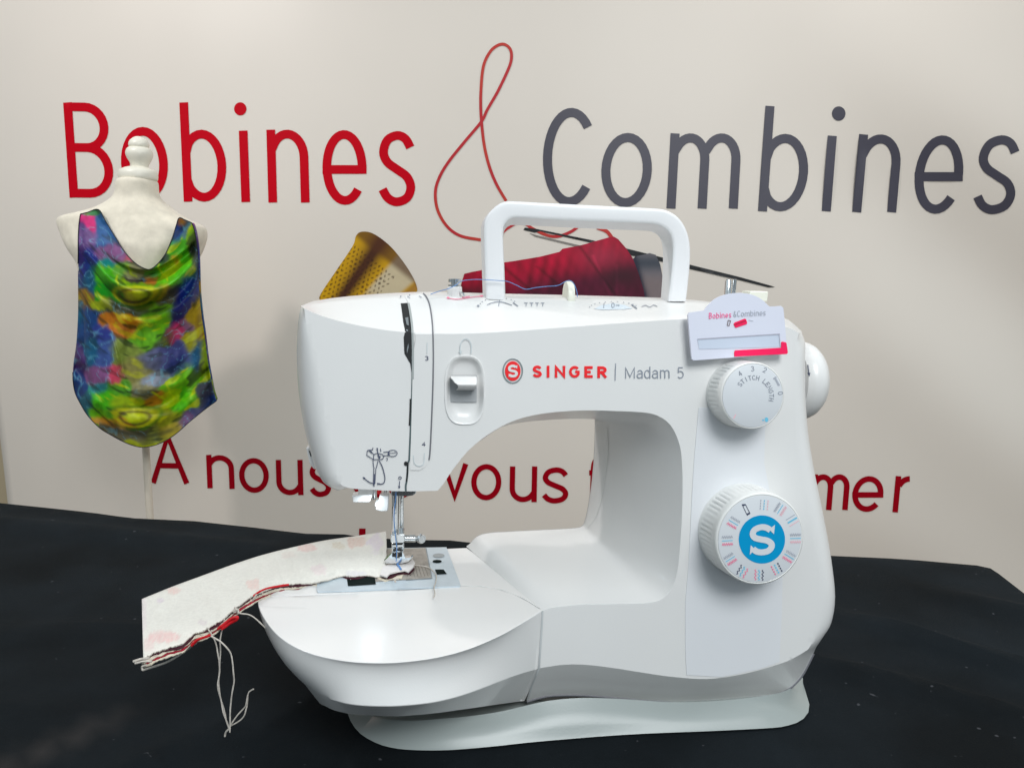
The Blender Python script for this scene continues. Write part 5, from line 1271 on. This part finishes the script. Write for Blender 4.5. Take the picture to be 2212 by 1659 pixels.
sw_blobs = [ # cx, cy, rx, ry, angle, colour, hardness
 (270, 780, 50, 80, -30, (214, 60, 130)), (250, 900, 75, 95, 10, (128, 96, 150)), (410, 880, 90, 110, 15, (66, 104, 160)), (380, 760, 50, 60, 0, (50, 96, 150)), (300, 705, 70, 22, -15, (70, 130, 84)),
 (440, 1020, 110, 60, 10, (150, 100, 150)), (580, 1060, 60, 50, 30, (196, 100, 120)), (235, 1080, 60, 150, 10, (26, 50, 130)), (220, 1000, 30, 200, 0, (72, 36, 110)), (280, 1230, 70, 110, 0, (20, 84, 120)),
 (410, 1090, 60, 60, 0, (40, 140, 150)), (400, 1180, 90, 90, 20, (86, 176, 20)), (520, 1150, 80, 60, 10, (120, 170, 80)), (620, 1150, 90, 60, 0, (150, 140, 110)), (640, 1230, 80, 30, 10, (70, 60, 60)), (400, 1300, 120, 60, 25, (40, 150, 20)),
 (640, 1300, 160, 60, 8, (150, 180, 20)), (600, 1330, 90, 40, 0, (160, 110, 40)), (640, 1340, 70, 30, 0, (180, 190, 20)), (740, 1230, 80, 34, -25, (190, 110, 60)), (760, 1190, 70, 40, -30, (90, 160, 80)), (870, 1150, 70, 120, 25, (110, 180, 20)),
 (860, 1080, 50, 60, 20, (30, 46, 40)), (930, 1050, 25, 60, 10, (200, 120, 30)), (960, 950, 80, 90, 0, (90, 170, 20)), (950, 860, 45, 130, 10, (20, 66, 140)), (1010, 830, 40, 90, 5, (100, 130, 150)), (1060, 900, 40, 120, 0, (140, 180, 30)), (975, 770, 30, 40, 0, (170, 110, 30)), (1080, 1050, 40, 150, 0, (60, 60, 60)),
 (1000, 1130, 110, 130, 25, (96, 180, 16)), (1040, 1280, 70, 150, 20, (16, 50, 130)), (960, 1430, 60, 190, 22, (20, 30, 110)), (1090, 1200, 30, 180, 5, (30, 40, 110)), (900, 1350, 110, 60, -30, (90, 84, 70)), (820, 1320, 90, 50, -25, (180, 160, 30)),
 (520, 1440, 180, 50, 10, (84, 84, 66)), (360, 1400, 110, 34, 20, (160, 170, 30)), (250, 1370, 80, 70, 20, (150, 110, 40)), (700, 1440, 110, 50, -10, (110, 120, 50)), (560, 1550, 170, 60, 8, (200, 130, 40)), (420, 1520, 60, 40, 0, (180, 110, 40)), (800, 1500, 120, 90, -30, (130, 190, 40)),
 (250, 1560, 90, 150, 0, (24, 70, 130)), (210, 1500, 40, 100, 0, (30, 110, 140)), (330, 1640, 80, 70, 0, (60, 70, 150)), (700, 1650, 130, 90, -15, (120, 180, 60)), (560, 1600, 120, 50, 0, (210, 130, 70)), (940, 1620, 70, 90, 25, (190, 60, 110)), (1010, 1570, 70, 40, 20, (130, 90, 120)), (1080, 1480, 60, 90, 10, (170, 140, 30)), (1120, 1600, 50, 120, 0, (150, 120, 30)), (1060, 1680, 60, 90, 10, (160, 150, 30)),
 (380, 1790, 80, 100, 0, (76, 96, 160)), (280, 1760, 60, 130, 5, (26, 100, 140)), (560, 1780, 130, 90, 10, (140, 150, 80)), (860, 1680, 110, 60, -30, (80, 90, 60)), (900, 1800, 150, 80, -20, (90, 90, 150)), (760, 1850, 110, 70, -20, (110, 110, 140)), (620, 1930, 130, 110, 0, (150, 140, 90)), (960, 1860, 90, 110, 0, (60, 66, 130)), (1090, 1800, 60, 130, 10, (30, 90, 130)), (1150, 1850, 40, 140, 0, (130, 150, 30)),
 (200, 1850, 60, 120, 0, (80, 50, 110)), (360, 1950, 110, 60, 0, (140, 90, 140)), (480, 1950, 50, 70, 0, (210, 80, 110)), (180, 2010, 50, 110, 0, (20, 60, 120)), (360, 2060, 80, 50, 0, (50, 120, 150)), (1000, 1960, 70, 110, 20, (120, 180, 20)), (760, 1980, 120, 50, -15, (150, 150, 170)), (700, 2070, 110, 60, 0, (140, 130, 100)),
 (400, 2110, 110, 80, 20, (90, 180, 30)), (500, 2060, 80, 60, 0, (100, 160, 60)), (540, 2160, 120, 50, 15, (160, 180, 40)), (260, 2160, 60, 70, 20, (20, 90, 110)), (820, 2120, 120, 40, -30, (190, 130, 50)), (900, 2060, 60, 90, 20, (120, 180, 20)), (1080, 2060, 60, 140, 10, (120, 180, 20)), (980, 2140, 90, 110, 25, (96, 180, 16)), (1150, 2100, 60, 110, 0, (70, 70, 90)), (1180, 2180, 60, 60, 0, (24, 60, 130)), (1120, 2230, 60, 50, 0, (90, 90, 140)),
 (380, 2250, 110, 40, 25, (110, 170, 40)), (640, 2240, 180, 50, 5, (170, 170, 40)), (640, 2300, 80, 40, 0, (160, 170, 60)), (500, 2330, 130, 36, 20, (200, 140, 60)), (900, 2260, 110, 60, -25, (150, 150, 50)), (1010, 2300, 90, 70, -40, (120, 90, 130)), (620, 2410, 160, 50, 8, (110, 100, 80)), (760, 2430, 130, 60, -15, (140, 140, 70)), (900, 2370, 110, 50, -30, (170, 150, 60)), (680, 2490, 120, 30, 0, (160, 160, 50))]
SBL = [(cx, cy, rx, ry, math.cos(R(a)), math.sin(R(a)), Vector(rgb(*c))) for cx, cy, rx, ry, a, c in sw_blobs]
def silk(x, y):
    wx = 42*noise.noise(Vector((x*.008, y*.008, 1)))+16*noise.noise(Vector((x*.025, y*.025, 2)))
    wy = 42*noise.noise(Vector((x*.008, y*.008, 7)))+16*noise.noise(Vector((x*.025, y*.025, 8)))
    X, Y = x+wx, y+wy; acc = Vector(); wt = 0
    for cx, cy, rx, ry, ca, sa, c in SBL:
        dx, dy = X-cx, Y-cy
        if abs(dx) > 260 or abs(dy) > 260: continue
        a, b = (dx*ca+dy*sa)/rx, (-dx*sa+dy*ca)/ry; q = math.exp(-3.6*(a*a+b*b)); acc += c*q; wt += q
    c = acc/wt if wt > 1e-7 else Vector(rgb(120, 140, 50))
    # flowing streaks that follow the swags, dark bands and eye-shaped swirls of the print
    dx = x-690; ar = y-(1140-0.00155*dx*dx) if y < 1560 else y-(2130-0.0011*dx*dx)
    n = noise.noise(Vector((X*.0050, ar*.014, 4)))+0.35*noise.noise(Vector((X*.012, ar*.04, 9)))
    g = min(1, max(0, (c.y-1.1*c.z)*4))
    c = c.lerp(Vector(rgb(206, 204, 40)), 0.62*g*sm(0.14, 0.36, n)); c = c.lerp(Vector(rgb(22, 40, 26)), (0.45+0.25*g)*sm(0.24, 0.44, -n))
    for by, kx, hh in ((1475, .00085, 30), (1150, .0016, 14), (2420, .0009, 22)):
        d = y-(by-kx*dx*dx)+14*noise.noise(Vector((x*.012, 3, by))); c = c.lerp(Vector(rgb(52, 54, 44)), 0.62*math.exp(-(d/hh)**2)*(1-sm(230, 330, abs(dx+40))))
    for ex, ey in ((620, 1345), (625, 2285)):
        d = math.hypot((x-ex)/2.3, (y-ey)-0.0011*(x-ex)**2*-1)
        c = c.lerp(Vector(rgb(192, 196, 34)), 0.75*(1-sm(26, 44, d))); c = c.lerp(Vector(rgb(88, 66, 30)), 0.75*math.exp(-((d-50)/8)**2)); c = c.lerp(Vector(rgb(196, 186, 30)), 0.7*math.exp(-((d-68)/8)**2)); c = c.lerp(Vector(rgb(40, 110, 14)), 0.5*math.exp(-((d-88)/10)**2))
    for ax_, ay_, bx_, by_ in ((560, 1130, 640, 1170), (800, 1100, 860, 1220), (770, 2080, 880, 2160), (860, 2000, 930, 2140), (610, 1640, 720, 1590), (480, 1250, 520, 1190)):
        d = math.hypot(bx_-ax_, by_-ay_); q = abs((X-ax_)*(by_-ay_)-(Y-ay_)*(bx_-ax_))/d; t = ((X-ax_)*(bx_-ax_)+(Y-ay_)*(by_-ay_))/d/d
        c = c.lerp(Vector(rgb(206, 210, 40)), 0.7*math.exp(-(q/9)**2)*sm(-.2, .1, t)*(1-sm(.9, 1.2, t)))
    if g < 0.35:
        n2 = abs(noise.noise(Vector((X*.011, Y*.011, 14)))); c = c.lerp(Vector(rgb(130, 186, 214)), 0.42*(1-g*2)*(1-sm(0.0, 0.045, n2)))
    c = c*(1+0.22*noise.noise(Vector((x*.03, y*.03, 24))))
    lu = 0.25*c.x+0.65*c.y+0.1*c.z; c = Vector((lu, lu, lu)).lerp(c, 1.08)*0.98; c = Vector((c.x*0.94, c.y*1.03, c.z*0.94)); c = Vector([max(0, q)**1.12 for q in c])
    return tuple(max(0.003, q) for q in c)
GVt, GCl = [], []
def halfw(y):
    j = min(max((y-716)/(y8(480)-716), 0), 1)
    return (j)
for j in range(GV):
    for i in range(GU):
        p = coons(i, j); x, y = p
        u = i/(GU-1); v = j/(GV-1)
        xl = 186; xr = 1120
        q = max(-1, min(1, (x-652)/(490+60*sm(1500, 2300, y)))); bul = 0.135*math.sqrt(max(0, 1-q*q*0.96))
        bul *= 0.80+0.22*math.exp(-((y-1250)/300)**2)
        # cowl swags below the neckline, soft vertical folds lower down
        dx = (x-690); arcd = y-(1140-0.00135*dx*dx*1.15)
        fold = 0.0
        if arcd > 0:
            fold += 0.042*math.sin(arcd/38.0+0.4*noise.noise(Vector((x*.004, y*.004, 3)))*4)*math.exp(-(arcd/330)**2)*sm(0, 25, arcd)
        arc2 = y-(2130-0.0011*dx*dx)
        fold += 0.014*math.sin(arc2/40.0)*math.exp(-((arc2-60)/160)**2)
        fold += 0.012*math.sin(x/52+y/210+2*noise.noise(Vector((x*.003, y*.002, 9))))*sm(1350, 1600, y)
        fold += 0.012*math.exp(-((x-(400+(y-1500)*0.28))/16)**2)*sm(1450, 1560, y)*(1-sm(2050, 2200, y))*-1
        fold += 0.005*noise.noise(Vector((x*.012, y*.010, 5)))
        e = min(u, 1-u); fold *= sm(0, 0.05, e)
        pw = WY(*cM([(x, y)])[0], MY-(bul-fold)-0.004)
        dr = (pw-CAM).normalized(); hp = TORT.ray_cast(CAM, dr)[0]
        if hp is not None and pw.y > hp.y-0.007-max(0, -fold*0.3): pw = CAM+dr*((hp.y-0.007-max(0, -fold*0.3))/dr.y)
        GVt.append(pw); GCl.append(silk(x, y))
GF = [(j*GU+i, j*GU+i+1, (j+1)*GU+i+1, (j+1)*GU+i) for j in range(GV-1) for i in range(GU-1)]
top_t = thing('sleeveless_top', 'multicoloured green, blue and purple silk top with cowl neck on the dress form', 'top', Matrix.Translation(Vector((MP(650, 900).x, MY, MP(650, 900).z))))
gf = obj('front_panel', GVt, GF, SILK, top_t, smooth=80, solid=0.0008, cols=GCl)
# back panel, closing the garment behind the form
bv, bc = [], []
NBk = 40
for j in range(GV):
    l, r_ = GVt[j*GU], GVt[j*GU+GU-1]
    for i in range(NBk+1):
        t = i/NBk; p = l.lerp(r_, t); p = p+Vector((0, 0.125*math.sin(math.pi*t)**0.6+0.003, 0))
        bv.append(p); q = coons(min(GU-1, int(t*(GU-1))), j); bc.append(silk(1300-q[0], q[1]+60) if i % 1 == 0 else None)
bf = [(j*(NBk+1)+i, j*(NBk+1)+i+1, (j+1)*(NBk+1)+i+1, (j+1)*(NBk+1)+i) for j in range(GV-1) for i in range(NBk)]
obj('back_panel', bv, bf, SILK, top_t, smooth=80, solid=0.0008, cols=bc)
fl2 = [MP(*p)+Vector((0, 0.03, 0)) for p in [(170, 1035), (158, 1060), (138, 1150), (136, 1195), (150, 1220), (190, 1240), (196, 1140), (192, 1050)]]
v, f = loft([fl2, [p+Vector((0, 0.004, 0)) for p in fl2]], True, True, True)
obj('armhole_fold', v, f, SILK, top_t, smooth=60, cols=[rgb(130, 104, 150)]*len(v))
def edge_tube(name, idx, r):
    v, f = tube([GVt[k]+Vector((0, -0.001, 0)) for k in idx], r, 6); return obj(name, v, f, PIPE, top_t, smooth=60)
PIPE = mat('piping_silk', rgb(34, 34, 44), 0.6, mottle=0.1)
edge_tube('neck_piping', range(0, GU), 0.0011)
edge_tube('hem_piping', range((GV-1)*GU, GV*GU), 0.0009)
edge_tube('armhole_piping', [j*GU for j in range(0, 60)], 0.0009)
edge_tube('armhole_piping', [j*GU+GU-1 for j in range(0, 60)], 0.0009)
bpy.context.view_layer.update()
